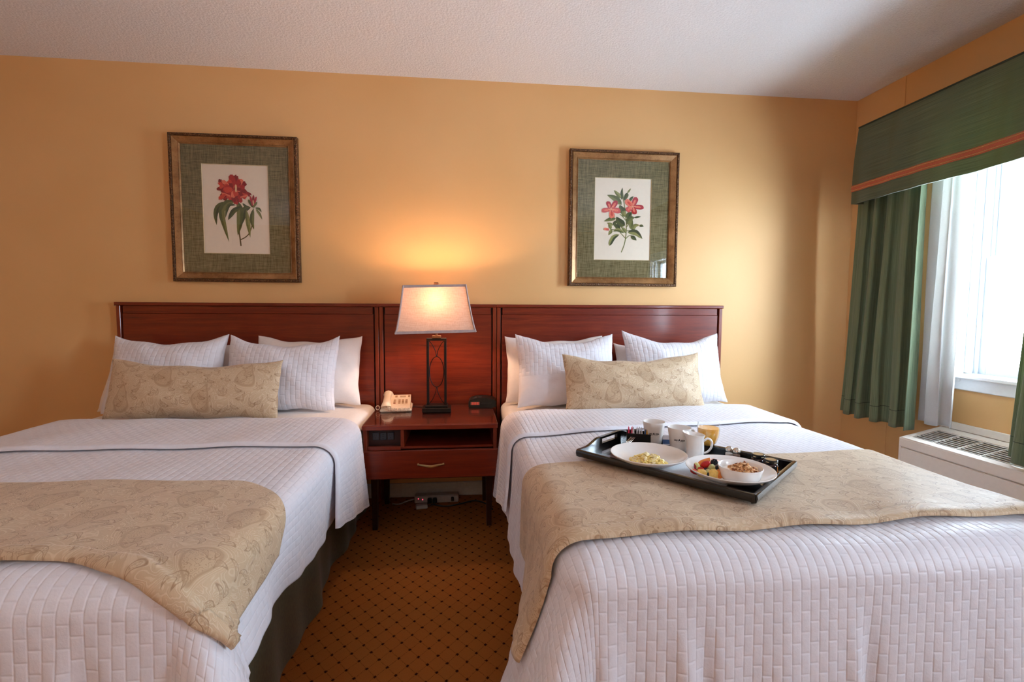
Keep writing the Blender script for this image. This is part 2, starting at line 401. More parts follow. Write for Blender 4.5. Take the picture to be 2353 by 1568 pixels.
for nm, cc in [('petal_a', (178, 34, 34)), ('petal_b', (206, 66, 50)), ('petal_c', (140, 18, 28)), ('petal_d', (226, 120, 96)), ('petal_e', (204, 84, 84)), ('petal_f', (176, 44, 58)),
               ('green_a', (82, 92, 48)), ('green_b', (112, 118, 66)), ('green_c', (56, 70, 42)), ('green_d', (140, 142, 84)), ('stem_a', (92, 80, 50)), ('pistil', (226, 190, 150))]:
    plain('ink_' + nm, srgb(*cc), 0.7, nscale=250, mottle=0.18)

# ------------------------------------------------------------------ mesh helpers
class MB:
    def __init__(s): s.v = []; s.f = []; s.mi = []; s.n = 0; s.uv = None
    def add(s, V, F, mi=0):
        V = np.asarray(V, float).reshape(-1, 3); s.v.append(V)
        for q in F: s.f.append(tuple(i + s.n for i in q)); s.mi.append(mi)
        s.n += len(V); return s
    def box(s, x0, x1, y0, y1, z0, z1, ch=0.0, mi=0, M4=None):
        c = min(ch, 0.49 * min(x1 - x0, y1 - y0, z1 - z0))
        if c <= 0:
            V = [(x, y, z) for z in (z0, z1) for y in (y0, y1) for x in (x0, x1)]
            F = [(0, 2, 3, 1), (4, 5, 7, 6), (0, 1, 5, 4), (2, 6, 7, 3), (0, 4, 6, 2), (1, 3, 7, 5)]
        else:
            V = []; idx = {}
            X = (x0, x1); Y = (y0, y1); Z = (z0, z1)
            for i in (0, 1):
                for j in (0, 1):
                    for k in (0, 1):
                        sx, sy, sz = (1 - 2 * i) * c, (1 - 2 * j) * c, (1 - 2 * k) * c
                        idx[i, j, k, 'x'] = len(V); V.append((X[i], Y[j] + sy, Z[k] + sz))
                        idx[i, j, k, 'y'] = len(V); V.append((X[i] + sx, Y[j], Z[k] + sz))
                        idx[i, j, k, 'z'] = len(V); V.append((X[i] + sx, Y[j] + sy, Z[k]))
            F = []
            for i in (0, 1):
                q = [idx[i, 0, 0, 'x'], idx[i, 1, 0, 'x'], idx[i, 1, 1, 'x'], idx[i, 0, 1, 'x']]; F.append(q if i else q[::-1])
                q = [idx[0, i, 0, 'y'], idx[0, i, 1, 'y'], idx[1, i, 1, 'y'], idx[1, i, 0, 'y']]; F.append(q if i else q[::-1])
                q = [idx[0, 0, i, 'z'], idx[1, 0, i, 'z'], idx[1, 1, i, 'z'], idx[0, 1, i, 'z']]; F.append(q if i else q[::-1])
            for j in (0, 1):
                for k in (0, 1):
                    for (a, e) in (('x', 0), ('y', 1), ('z', 2)):
                        pass
            for a in (0, 1):
                for b in (0, 1):
                    q = [idx[0, a, b, 'y'], idx[1, a, b, 'y'], idx[1, a, b, 'z'], idx[0, a, b, 'z']]; F.append(q if (a ^ b) == 0 else q[::-1])
                    q = [idx[a, 0, b, 'x'], idx[a, 1, b, 'x'], idx[a, 1, b, 'z'], idx[a, 0, b, 'z']]; F.append(q if (a ^ b) == 1 else q[::-1])
                    q = [idx[a, b, 0, 'x'], idx[a, b, 1, 'x'], idx[a, b, 1, 'y'], idx[a, b, 0, 'y']]; F.append(q if (a ^ b) == 0 else q[::-1])
            for i in (0, 1):
                for j in (0, 1):
                    for k in (0, 1):
                        q = [idx[i, j, k, 'x'], idx[i, j, k, 'y'], idx[i, j, k, 'z']]; F.append(q if (i + j + k) % 2 == 1 else q[::-1])
        V = np.array(V)
        if M4 is not None: V = V @ np.array(M4)[:3, :3].T + np.array(M4)[:3, 3]
        return s.add(V, F, mi)
    def grid(s, P, mi=0, wrap_u=False, wrap_v=False, flip=False):
        P = np.asarray(P, float); m, n = P.shape[:2]; F = []
        for i in range(m if wrap_u else m - 1):
            for j in range(n if wrap_v else n - 1):
                a, b = i * n + j, i * n + (j + 1) % n
                c, d = ((i + 1) % m) * n + (j + 1) % n, ((i + 1) % m) * n + j
                F.append((a, d, c, b) if flip else (a, b, c, d))
        return s.add(P.reshape(-1, 3), F, mi)
    def lathe(s, prof, c=(0, 0, 0), n=32, mi=0, sx=1.0, sy=1.0):
        a = np.linspace(0, 2 * PI, n, endpoint=False)
        P = np.zeros((len(prof), n, 3))
        for i, (r, z) in enumerate(prof):
            P[i, :, 0] = c[0] + r * np.cos(a) * sx; P[i, :, 1] = c[1] + r * np.sin(a) * sy; P[i, :, 2] = c[2] + z
        s.grid(P, mi, wrap_v=True)
        return s
    def tube(s, pts, r, n=8, mi=0, closed=False, flat=None):
        pts = [Vector(p) for p in pts]; m = len(pts); R = r if hasattr(r, '__len__') else [r] * m
        P = np.zeros((m, n, 3)); up = None
        for i in range(m):
            if closed: d = pts[(i + 1) % m] - pts[i - 1]
            else: d = pts[min(i + 1, m - 1)] - pts[max(i - 1, 0)]
            d.normalize()
            if up is None:
                up = Vector((0, 0, 1)) if abs(d.z) < 0.9 else Vector((1, 0, 0))
            sd = d.cross(up).normalized(); up = sd.cross(d).normalized()
            for k in range(n):
                a = 2 * PI * k / n
                fx, fy = (1, 1) if flat is None else flat
                P[i, k] = pts[i] + sd * (math.cos(a) * R[i] * fx) + up * (math.sin(a) * R[i] * fy)
        base = s.n
        s.grid(P, mi, wrap_u=closed, wrap_v=True, flip=True)
        if not closed:
            s.f.append(tuple(base + k for k in range(n))); s.mi.append(mi)
            s.f.append(tuple(base + (m - 1) * n + k for k in range(n - 1, -1, -1))); s.mi.append(mi)
        return s
    def prism(s, poly, z0, z1, mi=0, axis='z', M4=None):
        n = len(poly)
        V = []
        for z in (z0, z1):
            for (a, b) in poly:
                V.append({'z': (a, b, z), 'y': (a, z, b), 'x': (z, a, b)}[axis])
        F = [tuple(range(n - 1, -1, -1)), tuple(range(n, 2 * n))] + [(i, (i + 1) % n, n + (i + 1) % n, n + i) for i in range(n)]
        V = np.array(V, float)
        if M4 is not None: V = V @ np.array(M4)[:3, :3].T + np.array(M4)[:3, 3]
        return s.add(V, F, mi)
    def blob(s, c, r, seed=0, jit=0.25, sub=1, mi=0, scale=(1, 1, 1), rot=None, boxy=0.0):
        V, F = ICO[sub]; rng = np.random.RandomState(seed)
        W = V.copy()
        if boxy:
            Q = W / np.max(np.abs(W), axis=1)[:, None]; W = W * (1 - boxy) + Q * boxy
        W = W * (1 + jit * (rng.rand(len(V), 1) - 0.5)) * np.array(scale) * r
        if rot is not None: W = W @ np.array(rot.to_matrix()).T
        return s.add(W + np.array(c), F, mi)
    def build(s, name, mats, parent=None, smooth=True, angle=35, uv=None, loc=None):
        V = np.concatenate(s.v) if s.v else np.zeros((0, 3))
        return make_mesh(name, V, s.f, mats, parent, smooth, angle, s.mi, uv, loc)

def make_mesh(name, V, F, mats, parent=None, smooth=True, angle=35, mi=None, uv=None, loc=None):
    me = bpy.data.meshes.new(name)
    F_np = np.asarray(F) if len(F) and all(len(q) == len(F[0]) for q in F[:1]) and isinstance(F, np.ndarray) else None
    if F_np is not None:
        k = F_np.shape[1]
        me.vertices.add(len(V)); me.vertices.foreach_set('co', np.asarray(V, np.float32).ravel())
        me.loops.add(F_np.size); me.loops.foreach_set('vertex_index', F_np.astype(np.int32).ravel())
        me.polygons.add(len(F_np)); me.polygons.foreach_set('loop_start', np.arange(0, F_np.size, k, dtype=np.int32))
        me.update(calc_edges=True)
    else:
        me.from_pydata([tuple(map(float, v)) for v in V], [], [tuple(map(int, q)) for q in F])
    for m in (mats if isinstance(mats, (list, tuple)) else [mats]): me.materials.append(M[m] if isinstance(m, str) else m)
    if mi is not None and any(mi): me.polygons.foreach_set('material_index', np.asarray(mi, np.int32))
    if uv is not None:
        lay = me.uv_layers.new(name='UVMap'); li = np.zeros(len(me.loops), np.int32); me.loops.foreach_get('vertex_index', li)
        lay.data.foreach_set('uv', np.asarray(uv, np.float32)[li].ravel())
    if smooth:
        me.polygons.foreach_set('use_smooth', np.ones(len(me.polygons), bool))
        if angle < 180: me.set_sharp_from_angle(angle=math.radians(angle))
    me.validate(); me.update()
    o = bpy.data.objects.new(name, me); COL.objects.link(o)
    if parent is not None: o.parent = parent
    if loc is not None: o.location = loc
    return o

def _ico(sub):
    import bmesh
    b = bmesh.new(); bmesh.ops.create_icosphere(b, subdivisions=sub, radius=1.0)
    b.verts.ensure_lookup_table()
    V = np.array([v.co[:] for v in b.verts]); F = [tuple(v.index for v in f.verts) for f in b.faces]; b.free(); return V, F
ICO = {1: _ico(1), 2: _ico(2), 3: _ico(3)}

def thing(name, label, cat, loc=(0, 0, 0), rotz=0.0, group=None):
    o = bpy.data.objects.new(name, None); o.empty_display_size = 0.05; COL.objects.link(o)
    o.location = loc; o.rotation_euler = (0, 0, rotz)
    return tag(o, label, cat, group)
def tag(o, label, cat, group=None, kind=None):
    o['label'] = label; o['category'] = cat
    if group: o['group'] = group
    if kind: o['kind'] = kind
    return o
def struct(o, label=None):
    o['kind'] = 'structure'
    if label: o['label'] = label
    return o
def plabel(o, label): o['label'] = label; return o
def dup(root, label, loc=None, rotz=None, group=None):
    r = root.copy(); COL.objects.link(r); r['label'] = label
    if loc is not None: r.location = loc
    if rotz is not None: r.rotation_euler = (0, 0, rotz)
    if group: r['group'] = group
    for ch in list(root.children):
        c = ch.copy(); COL.objects.link(c); c.parent = r
        for g in list(ch.children):
            d = g.copy(); COL.objects.link(d); d.parent = c
    return r
def spline(pts, n):
    """Catmull-Rom through pts"""
    P = [np.array(p, float) for p in pts]; P = [2 * P[0] - P[1]] + P + [2 * P[-1] - P[-2]]
    out = []
    m = len(P) - 3
    for i in range(n):
        t = i / (n - 1) * m; k = min(int(t), m - 1); t -= k
        a, b, c, d = P[k:k + 4]
        out.append(0.5 * ((2 * b) + (c - a) * t + (2 * a - 5 * b + 4 * c - d) * t * t + (3 * b - a - 3 * c + d) * t ** 3))
    return out
def rotM(loc, rz=0, rx=0, ry=0):
    return Matrix.Translation(Vector(loc)) @ Matrix.Rotation(rz, 4, 'Z') @ Matrix.Rotation(ry, 4, 'Y') @ Matrix.Rotation(rx, 4, 'X')

# ------------------------------------------------------------------ room shell
XR, YB, HC = 4.35, 0.044, 2.4417
XL, YF = -1.75, -5.2
WY0, WY1, WZ0, WZ1 = -1.66, -0.692, 0.80, 2.00      ; RZ1 = 1.78   # main window opening in the right wall
RY0, RY1 = -3.25, -2.75                             # rear window, behind the camera
b = MB().box(XL - 0.1, XR + 0.1, YF - 0.1, YB + 0.1, -0.12, 0.0)
struct(b.build('floor', 'carpet'), 'orange brown carpet with a diamond lattice of dark flecks')
struct(MB().box(XL - 0.1, XR + 0.1, YF - 0.1, YB + 0.1, HC, HC + 0.12).build('ceiling', 'ceiling'), 'white popcorn textured ceiling')
struct(MB().box(XL - 0.1, XR + 0.1, YB, YB + 0.12, 0, HC).build('wall_back', 'wall'), 'ochre painted wall behind the beds')
struct(MB().box(XL - 0.12, XL, YF, YB, 0, HC).build('wall_left', 'wall'))
struct(MB().box(XL - 0.1, XR + 0.1, YF - 0.12, YF, 0, HC).build('wall_front', 'wall'))
w = MB()
ys = [YF, RY0, RY1, WY0, WY1, YB]
for i, (a, c) in enumerate(zip(ys[:-1], ys[1:])):
    if i in (1, 3):
        w.box(XR, XR + 0.13, a, c, 0, WZ0); w.box(XR, XR + 0.13, a, c, WZ1 if i == 3 else RZ1, HC)
    else: w.box(XR, XR + 0.13, a, c, 0, HC)
wr = struct(w.build('wall_right', 'wall'), 'ochre painted window wall')
struct(MB().box(XR - 0.004, XR, -0.289, YB, 0, HC, 0.0015).build('wall_panel', 'wall', wr))
bb = MB().box(XL, XR, YB - 0.014, YB, 0, 0.085, 0.004); struct(bb.build('baseboard_back', 'baseboard'), 'pale baseboard under the nightstand')
bb = MB().box(XR - 0.013, XR, YF, -0.3, 0, 0.085, 0.004); struct(bb.build('baseboard_right', 'baseboard'))
bb = MB().box(XL, XL + 0.013, YF, YB, 0, 0.085, 0.004); struct(bb.build('baseboard_left', 'baseboard'))

def window(name, y0, y1, label, z1):
    root = bpy.data.objects.new(name, None); COL.objects.link(root); root['kind'] = 'structure'; root['label'] = label
    z0 = WZ0; zm = 1.375
    P = lambda nm, mb, mt, par=root: mb.build(nm, mt, par)
    # casing on the room side
    P('casing', MB().box(XR - 0.018, XR, y1 - 0.008, y1 + 0.060, z0 - 0.02, z1 + 0.075, 0.003), 'white_paint')
    P('casing', MB().box(XR - 0.018, XR, y0 - 0.060, y0 + 0.008, z0 - 0.02, z1 + 0.075, 0.003), 'white_paint')
    P('casing', MB().box(XR - 0.018, XR, y0, y1, z1, z1 + 0.075, 0.004), 'white_paint')
    # stool and apron
    P('sill', MB().box(XR - 0.045, XR + 0.06, y0 - 0.1, y1 + 0.1, z0 - 0.002, z0 + 0.022, 0.006), 'white_paint')
    P('apron', MB().box(XR - 0.016, XR, y0 - 0.085, y1 + 0.085, z0 - 0.06, z0 - 0.002, 0.004), 'white_paint')
    # frame linings and tracks
    P('jamb', MB().box(XR, XR + 0.13, y1 - 0.02, y1, z0, z1).box(XR + 0.035, XR + 0.05, y1 - 0.034, y1 - 0.02, z0, z1, 0.002).box(XR + 0.085, XR + 0.095, y1 - 0.034, y1 - 0.02, z0, z1, 0.002), 'vinyl')
    P('jamb', MB().box(XR, XR + 0.13, y0, y0 + 0.02, z0, z1).box(XR + 0.035, XR + 0.05, y0 + 0.02, y0 + 0.034, z0, z1, 0.002).box(XR + 0.085, XR + 0.095, y0 + 0.02, y0 + 0.034, z0, z1, 0.002), 'vinyl')
    P('head_jamb', MB().box(XR, XR + 0.13, y0, y1, z1 - 0.02, z1, 0.002), 'vinyl')
    P('sill_slope', MB().prism([(XR, z0), (XR + 0.13, z0), (XR + 0.13, z0 + 0.012), (XR, z0 + 0.026)], y0, y1, axis='y'), 'vinyl')
    def sash(nm, x0, za, zb, low):
        st = 0.042
        m = MB().box(x0, x0 + 0.034, y1 - 0.02 - st, y1 - 0.021, za, zb, 0.003).box(x0, x0 + 0.034, y0 + 0.021, y0 + 0.02 + st, za, zb, 0.003)
        f = P(nm, m, 'vinyl')
        bt = 0.055 if low else 0.04
        P('bottom_rail', MB().box(x0, x0 + 0.034, y0 + 0.02 + st, y1 - 0.02 - st, za, za + bt, 0.003), 'vinyl', f)
        P('top_rail', MB().box(x0, x0 + 0.034, y0 + 0.02 + st, y1 - 0.02 - st, zb - 0.036, zb, 0.003), 'vinyl', f)
        P('pane', MB().box(x0 + 0.014, x0 + 0.018, y0 + 0.02 + st - 0.005, y1 - 0.02 - st + 0.005, za + bt - 0.005, zb - 0.031), 'pane', f)
        if low:
            P('sash_lock', MB().box(x0 + 0.004, x0 + 0.03, (y0 + y1) / 2 - 0.03, (y0 + y1) / 2 + 0.03, zb, zb + 0.012, 0.003), 'vinyl', f)
    sash('lower_sash', XR + 0.05, z0 + 0.02, zm + 0.018, True)
    sash('upper_sash', XR + 0.096, zm - 0.018, z1 - 0.02, False)
    return root
window('window_1', WY0, WY1, 'white double-hung window between the green curtains', WZ1)
window('window_2', RY0, RY1, 'white double-hung window behind the camera', RZ1)


# ------------------------------------------------------------------ headboards and middle panel
HB = 1.1554
def headboard(name, label, x0, x1, group, stile=True):
    r = thing(name, label, 'headboard', ((x0 + x1) / 2, 0.02, 0), group=group)
    ox, oy = -(x0 + x1) / 2, -0.02
    g = 0.0015
    bx = lambda a, c, d, e, z0, z1, ch=0.002: MB().box(a + ox, c + ox, d + oy, e + oy, z0, z1, ch)
    ov = 0.006 if stile else 0.0
    bx(x0 - ov + g, x1 + ov - g, -0.004, 0.042, HB - 0.018, HB, 0.003).build('cap_rail', 'mahogany', r)
    for sx in (x0 + g, x1 - 0.021 - g):
        bx(sx, sx + 0.021, 0.002, 0.042, 0.0, HB - 0.018).build('stile', 'mahogany_upright', r)
    bx(x0 + 0.034, x1 - 0.034, 0.006, 0.034, HB - 0.060, HB - 0.0195, 0.001).build('upper_board', 'mahogany', r)
    bx(x0 + 0.030, x1 - 0.030, 0.008, 0.034, 0.24, HB - 0.0612, 0.001).build('board', 'mahogany', r)
    bx(x0 + 0.021, x1 - 0.021, 0.034, 0.041, 0.24, HB - 0.02, 0).build('backing', 'mahogany_dark', r)
    return r
GH = 'mahogany headboards on the back wall'
headboard('headboard', 'red mahogany headboard behind the left bed', 0.0, 1.400, GH)
headboard('headboard', 'red mahogany headboard behind the right bed', 2.080, 3.480, GH)
headboard('headboard', 'narrow mahogany headboard panel behind the table lamp and nightstand', 1.401, 2.079, GH, False)

# ------------------------------------------------------------------ nightstand
NX0, NX1, NY0, NY1 = 1.398, 2.052, -0.4945, -0.006
ZN = 0.5697
ns = thing('nightstand', 'mahogany nightstand with open shelf and one drawer between the beds', 'nightstand', ((NX0 + NX1) / 2, (NY0 + NY1) / 2, 0))
ox, oy = -(NX0 + NX1) / 2, -(NY0 + NY1) / 2
nb = lambda a, c, d, e, z0, z1, ch=0.002: MB().box(a + ox, c + ox, d + oy, e + oy, z0, z1, ch)
nb(NX0, NX1, NY0, NY1, ZN - 0.028, ZN - 0.006, 0.002).build('top', 'mahogany', ns)
nb(NX0 + 0.002, NX1 - 0.002, NY0 + 0.002, NY1, ZN - 0.0055, ZN, 0.0008).build('glass_top', 'top_glass', ns)
for sx in (NX0 + 0.004, NX1 - 0.022): nb(sx, sx + 0.018, NY0 + 0.012, NY1, 0.301, ZN - 0.0285).build('side', 'mahogany_upright', ns)
nb(NX0 + 0.022, NX1 - 0.022, NY0 + 0.03, NY1, 0.440, 0.452, 0.001).build('shelf', 'mahogany', ns)
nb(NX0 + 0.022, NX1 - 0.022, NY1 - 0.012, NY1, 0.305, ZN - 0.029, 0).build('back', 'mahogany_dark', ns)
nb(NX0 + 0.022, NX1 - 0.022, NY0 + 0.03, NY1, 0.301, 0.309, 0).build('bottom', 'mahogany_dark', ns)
dx = 1.579
nb(dx, dx + 0.016, NY0 + 0.012, NY1 - 0.02, 0.4525, ZN - 0.0285, 0.001).build('divider', 'mahogany_upright', ns)
nb(NX0 + 0.022, dx, NY0 + 0.012, NY0 + 0.028, 0.4405, 0.458, 0.001).build('rail', 'mahogany', ns)
nb(NX0 + 0.0225, dx - 0.0005, NY0 + 0.055, NY0 + 0.06, 0.4525, ZN - 0.029, 0).build('outlet_plate', 'mahogany_dark', ns)
op = ns.children[-1]
for k in range(3):
    c = 1.455 + 0.036 * k
    nm = 'power_outlet' if k != 1 else 'charging_ports'
    m = MB().box(c - 0.0155 + ox, c + 0.0155 + ox, NY0 + 0.049 + oy, NY0 + 0.055 + oy, 0.482, 0.519, 0.002)
    if k == 1:
        for q in range(3): m.box(c - 0.006 + ox, c + 0.006 + ox, NY0 + 0.0485 + oy, NY0 + 0.05 + oy, 0.488 + 0.010 * q, 0.4925 + 0.010 * q, 0, 1)
    else:
        m.box(c - 0.006 + ox, c - 0.004 + ox, NY0 + 0.0485 + oy, NY0 + 0.05 + oy, 0.503, 0.511, 0, 1).box(c + 0.004 + ox, c + 0.006 + ox, NY0 + 0.0485 + oy, NY0 + 0.05 + oy, 0.503, 0.511, 0, 1)
        m.box(c - 0.0022 + ox, c + 0.0022 + ox, NY0 + 0.0485 + oy, NY0 + 0.05 + oy, 0.491, 0.496, 0, 1)
    m.build(nm, ['grey_plastic', 'black_plastic'], op)
dr = nb(NX0, NX1, NY0, NY0 + 0.02, 0.301, 0.439, 0.002).build('drawer_front', 'mahogany', ns)
pts = spline([(1.662, 0, 0.371), (1.69, -0.012, 0.370), (1.725, -0.022, 0.367), (1.76, -0.012, 0.370), (1.788, 0, 0.371)], 15)
m = MB().tube([(p[0] + ox, NY0 - 0.006 + p[1] + oy, p[2]) for p in pts], [0.0035 + 0.003 * math.sin(PI * i / 14) for i in range(15)], 8, flat=(0.7, 1.0))
for c in (1.664, 1.786): m.box(c - 0.004 + ox, c + 0.004 + ox, NY0 - 0.008 + oy, NY0 + 0.001 + oy, 0.3665, 0.3755, 0.001)
m.build('drawer_pull', 'brass', dr)
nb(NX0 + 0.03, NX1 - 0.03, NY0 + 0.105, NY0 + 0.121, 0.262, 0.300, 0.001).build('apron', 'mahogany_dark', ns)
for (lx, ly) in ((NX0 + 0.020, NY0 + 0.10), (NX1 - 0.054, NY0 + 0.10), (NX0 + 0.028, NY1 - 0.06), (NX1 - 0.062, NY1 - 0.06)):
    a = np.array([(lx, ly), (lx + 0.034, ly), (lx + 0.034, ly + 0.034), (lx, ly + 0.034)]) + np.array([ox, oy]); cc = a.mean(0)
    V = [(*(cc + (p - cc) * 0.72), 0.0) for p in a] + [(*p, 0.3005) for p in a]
    MB().add(V, [(3, 2, 1, 0), (4, 5, 6, 7), (0, 1, 5, 4), (1, 2, 6, 5), (2, 3, 7, 6), (3, 0, 4, 7)]).build('leg', 'mahogany_dark', ns)  # legs use the dark mahogany: shade under the nightstand put into colour

# ------------------------------------------------------------------ table lamp
LX, LY = 1.739, -0.195
lp = thing('table_lamp', 'lit table lamp with a flared linen shade and openwork bronze stem on the nightstand', 'lamp', (LX, LY, ZN))
MB().box(-0.076, 0.076, -0.048, 0.048, 0.0, 0.024, 0.002).box(-0.060, 0.060, -0.034, 0.034, 0.024, 0.036, 0.002).build('base', 'bronze', lp)
m = MB()
for sx in (-0.0535, 0.0405): m.box(sx, sx + 0.013, -0.013, 0.013, 0.036, 0.386, 0.001)
m.box(-0.0535, 0.0535, -0.013, 0.013, 0.386, 0.399, 0.001)
m.build('stem_frame', 'bronze', lp)
m = MB()
m.tube([(0.0385 * math.cos(a), 0, 0.215 + 0.083 * math.sin(a)) for a in np.linspace(0, 2 * PI, 40, endpoint=False)], 0.0024, 6, closed=True)
for sx in (-1, 1):
    m.tube([(p[0] * sx, 0, p[1]) for p in spline([(0.040, 0.384), (0.022, 0.362), (0.007, 0.330), (0.001, 0.299)], 12)], 0.0022, 6)
    m.tube([(p[0] * sx, 0, p[1]) for p in spline([(0.040, 0.040), (0.022, 0.066), (0.007, 0.100), (0.001, 0.131)], 12)], 0.0022, 6)
m.build('scroll', 'bronze', lp)
MB().box(-0.024, 0.024, -0.024, 0.024, 0.3992, 0.413, 0.002).build('neck_block', 'bronze_block', lp)
MB().lathe([(0.0001, 0.413), (0.0075, 0.413), (0.0075, 0.425), (0.012, 0.427), (0.012, 0.47), (0.0001, 0.47)], n=16).build('socket', 'bronze_block', lp)
MB().lathe([(0.0001, 0.47), (0.013, 0.47), (0.018, 0.495), (0.028, 0.52), (0.030, 0.54), (0.022, 0.562), (0.0001, 0.57)], n=20).build('bulb', 'bulb', lp)
# flared shade: rectangular, sides curving in towards the top
SH0, SH1 = 0.432, 0.682
def ring(t):
    k = (t ** 0.75)
    return 0.2065 * (1 - k) + 0.161 * k, 0.118 * (1 - k) + 0.088 * k
tilt = Matrix.Rotation(math.radians(-1.6), 3, 'Y')
def shp(x, y, z): return tuple(tilt @ Vector((x, y, z - 0.55)) + Vector((0, 0, 0.55)))
m = MB()
NT_ = 14
def wall_sheet(inset):
    P = np.zeros((NT_, 40, 3))
    for i in range(NT_):
        t_ = i / (NT_ - 1); hx, hy = ring(t_); hx -= inset; hy -= inset
        for k in range(40):
            s_, q = divmod(k, 10); q = q / 10
            x, y = [(-hx + 2 * hx * q, -hy), (hx, -hy + 2 * hy * q), (hx - 2 * hx * q, hy), (-hx, hy - 2 * hy * q)][s_]
            P[i, k] = shp(x, y, SH0 + (SH1 - SH0) * t_)
    return P
m.grid(wall_sheet(0.0), wrap_v=True)
sh = m.build('shade', 'shade', lp, angle=30)
tb = MB()
for t_ in (0.0, 1.0):
    hx, hy = ring(t_); z = SH0 + (SH1 - SH0) * t_
    za, zb = (z - 0.001, z + 0.013) if t_ == 0 else (z - 0.012, z + 0.001)
    for (x0, x1, y0, y1) in ((-hx - 0.0018, hx + 0.0018, -hy - 0.0018, -hy + 0.001), (-hx - 0.0018, hx + 0.0018, hy - 0.001, hy + 0.0018), (-hx - 0.0018, -hx + 0.001, -hy, hy), (hx - 0.001, hx + 0.0018, -hy, hy)):
        bx_ = MB().box(x0, x1, y0, y1, za, zb, 0.0005)
        tb.add([shp(*p) for p in bx_.v[0]], bx_.f)
for sx in (-1, 1):
    for sy in (-1, 1):
        tb.tube([shp(sx * ring(q)[0], sy * ring(q)[1], SH0 + (SH1 - SH0) * q) for q in np.linspace(0, 1, 14)], 0.0052, 6)
plain('shade_tape', srgb(176, 160, 158), 0.8)
tb.build('edge_tape', 'shade_tape', sh)
m = MB().tube([(-0.159, 0, 0.664), (0.159, 0, 0.664)], 0.0015, 6).tube([(0, -0.087, 0.664), (0, 0.087, 0.664)], 0.0015, 6)
for sx in (-1, 1): m.tube(spline([(0.012 * sx, 0, 0.46), (0.048 * sx, 0, 0.53), (0.045 * sx, 0, 0.60), (0.004 * sx, 0, 0.664)], 14), 0.0016, 6)
m.build('harp', 'brass', lp)
MB().box(-0.013, 0.013, -0.013, 0.013, 0.672, 0.700, 0.003).box(-0.006, 0.006, -0.006, 0.006, 0.660, 0.672, 0.001).build('finial', 'bronze_block', lp)
MB().tube(spline([(-0.02, 0.045, 0.006), (-0.07, 0.09, 0.003), (-0.12, 0.10, 0.003), (-0.16, 0.13, 0.003), (-0.2, 0.175, 0.003)], 24), 0.0026, 6).build('cord', 'cable', lp)
pl = bpy.data.lights.new('lamp_light', 'POINT'); pl.energy = LAMP_W; pl.color = (1.0, 0.64, 0.40); pl.shadow_soft_size = 0.03
po = bpy.data.objects.new('lamp_light', pl); COL.objects.link(po); po.parent = lp; po.location = (0, 0, 0.60)

# ------------------------------------------------------------------ telephone
ph = thing('telephone', 'beige corded desk telephone on the left of the nightstand', 'telephone', (1.510, -0.112, ZN), math.radians(4))
prof = [(-0.085, 0.0), (-0.092, 0.008), (-0.09, 0.016), (-0.05, 0.030), (0.075, 0.063), (0.082, 0.059), (0.085, 0.0)]
MB().prism(prof, -0.072, 0.078, axis='x').build('body', 'phone_plastic', ph, angle=25)
MB().box(-0.082, 0.088, -0.098, 0.09, 0.0, 0.014, 0.006).build('base_plate', 'phone_plastic', ph)
# sloped key face helper: y from -0.05 (z .03) to .075 (z .074)
def fz(y): return 0.03 + (y + 0.05) / 0.125 * 0.033
def key(x, y, w, d, mt, nm):
    a = math.atan2(0.033, 0.125)
    k = MB().box(-w / 2, w / 2, -d / 2, d / 2, -0.001, 0.0028, 0.0008, M4=rotM((x, y, fz(y)), rx=a)); k.build(nm, mt, ph)
for r_ in range(4):
    for c_ in range(3): key(0.018 + 0.019 * c_, -0.034 + 0.0135 * r_, 0.0125, 0.0075, 'phone_key', 'key')
for r_ in range(4): key(-0.008, -0.034 + 0.0135 * r_, 0.0125, 0.006, 'phone_key_red' if r_ == 0 else 'phone_key', 'key')
key(-0.002, 0.052, 0.012, 0.02, 'phone_key', 'key'); key(0.068, 0.054, 0.010, 0.02, 'phone_key', 'key'); key(0.034, 0.05, 0.032, 0.015, 'phone_lcd', 'label_window')
hp = MB()
pts = [(-0.048, y, z) for y, z in ((-0.088, 0.026), (-0.078, 0.038), (-0.05, 0.044), (0.0, 0.055), (0.045, 0.068), (0.066, 0.073), (0.078, 0.064))]
hp.tube(spline(pts, 22), [0.012 + 0.007 * (1 - math.sin(PI * min(1, max(0, i / 21)))) + 0.004 for i in range(22)], 12, flat=(1.25, 0.9))
hp.build('handset', 'phone_plastic', ph, angle=50)
cp = []
for i in range(260):
    s_ = i / 259; a = i * 2 * PI / 15
    cx_ = -0.040 + 0.118 * s_; cy_ = -0.103 - 0.004 * math.sin(PI * s_); cz_ = 0.014 + 0.010 * (1 - s_) ** 6
    cp.append((cx_ + 0.0012 * math.sin(a), cy_ + 0.008 * math.cos(a) * 0.8, max(0.0025, cz_ + 0.0085 * math.sin(a))))
cp = [(-0.055, -0.094, 0.026), (-0.05, -0.104, 0.018)] + cp
MB().tube(cp, 0.0020, 5).build('coiled_cord', 'phone_plastic', ph)
MB().tube([(-0.095 + 0.010 * math.cos(a), -0.06, 0.018 + 0.011 * math.sin(a)) for a in np.linspace(0, 2 * PI, 16, endpoint=False)], 0.0022, 5, closed=True).build('cord_loop', 'phone_plastic', ph)

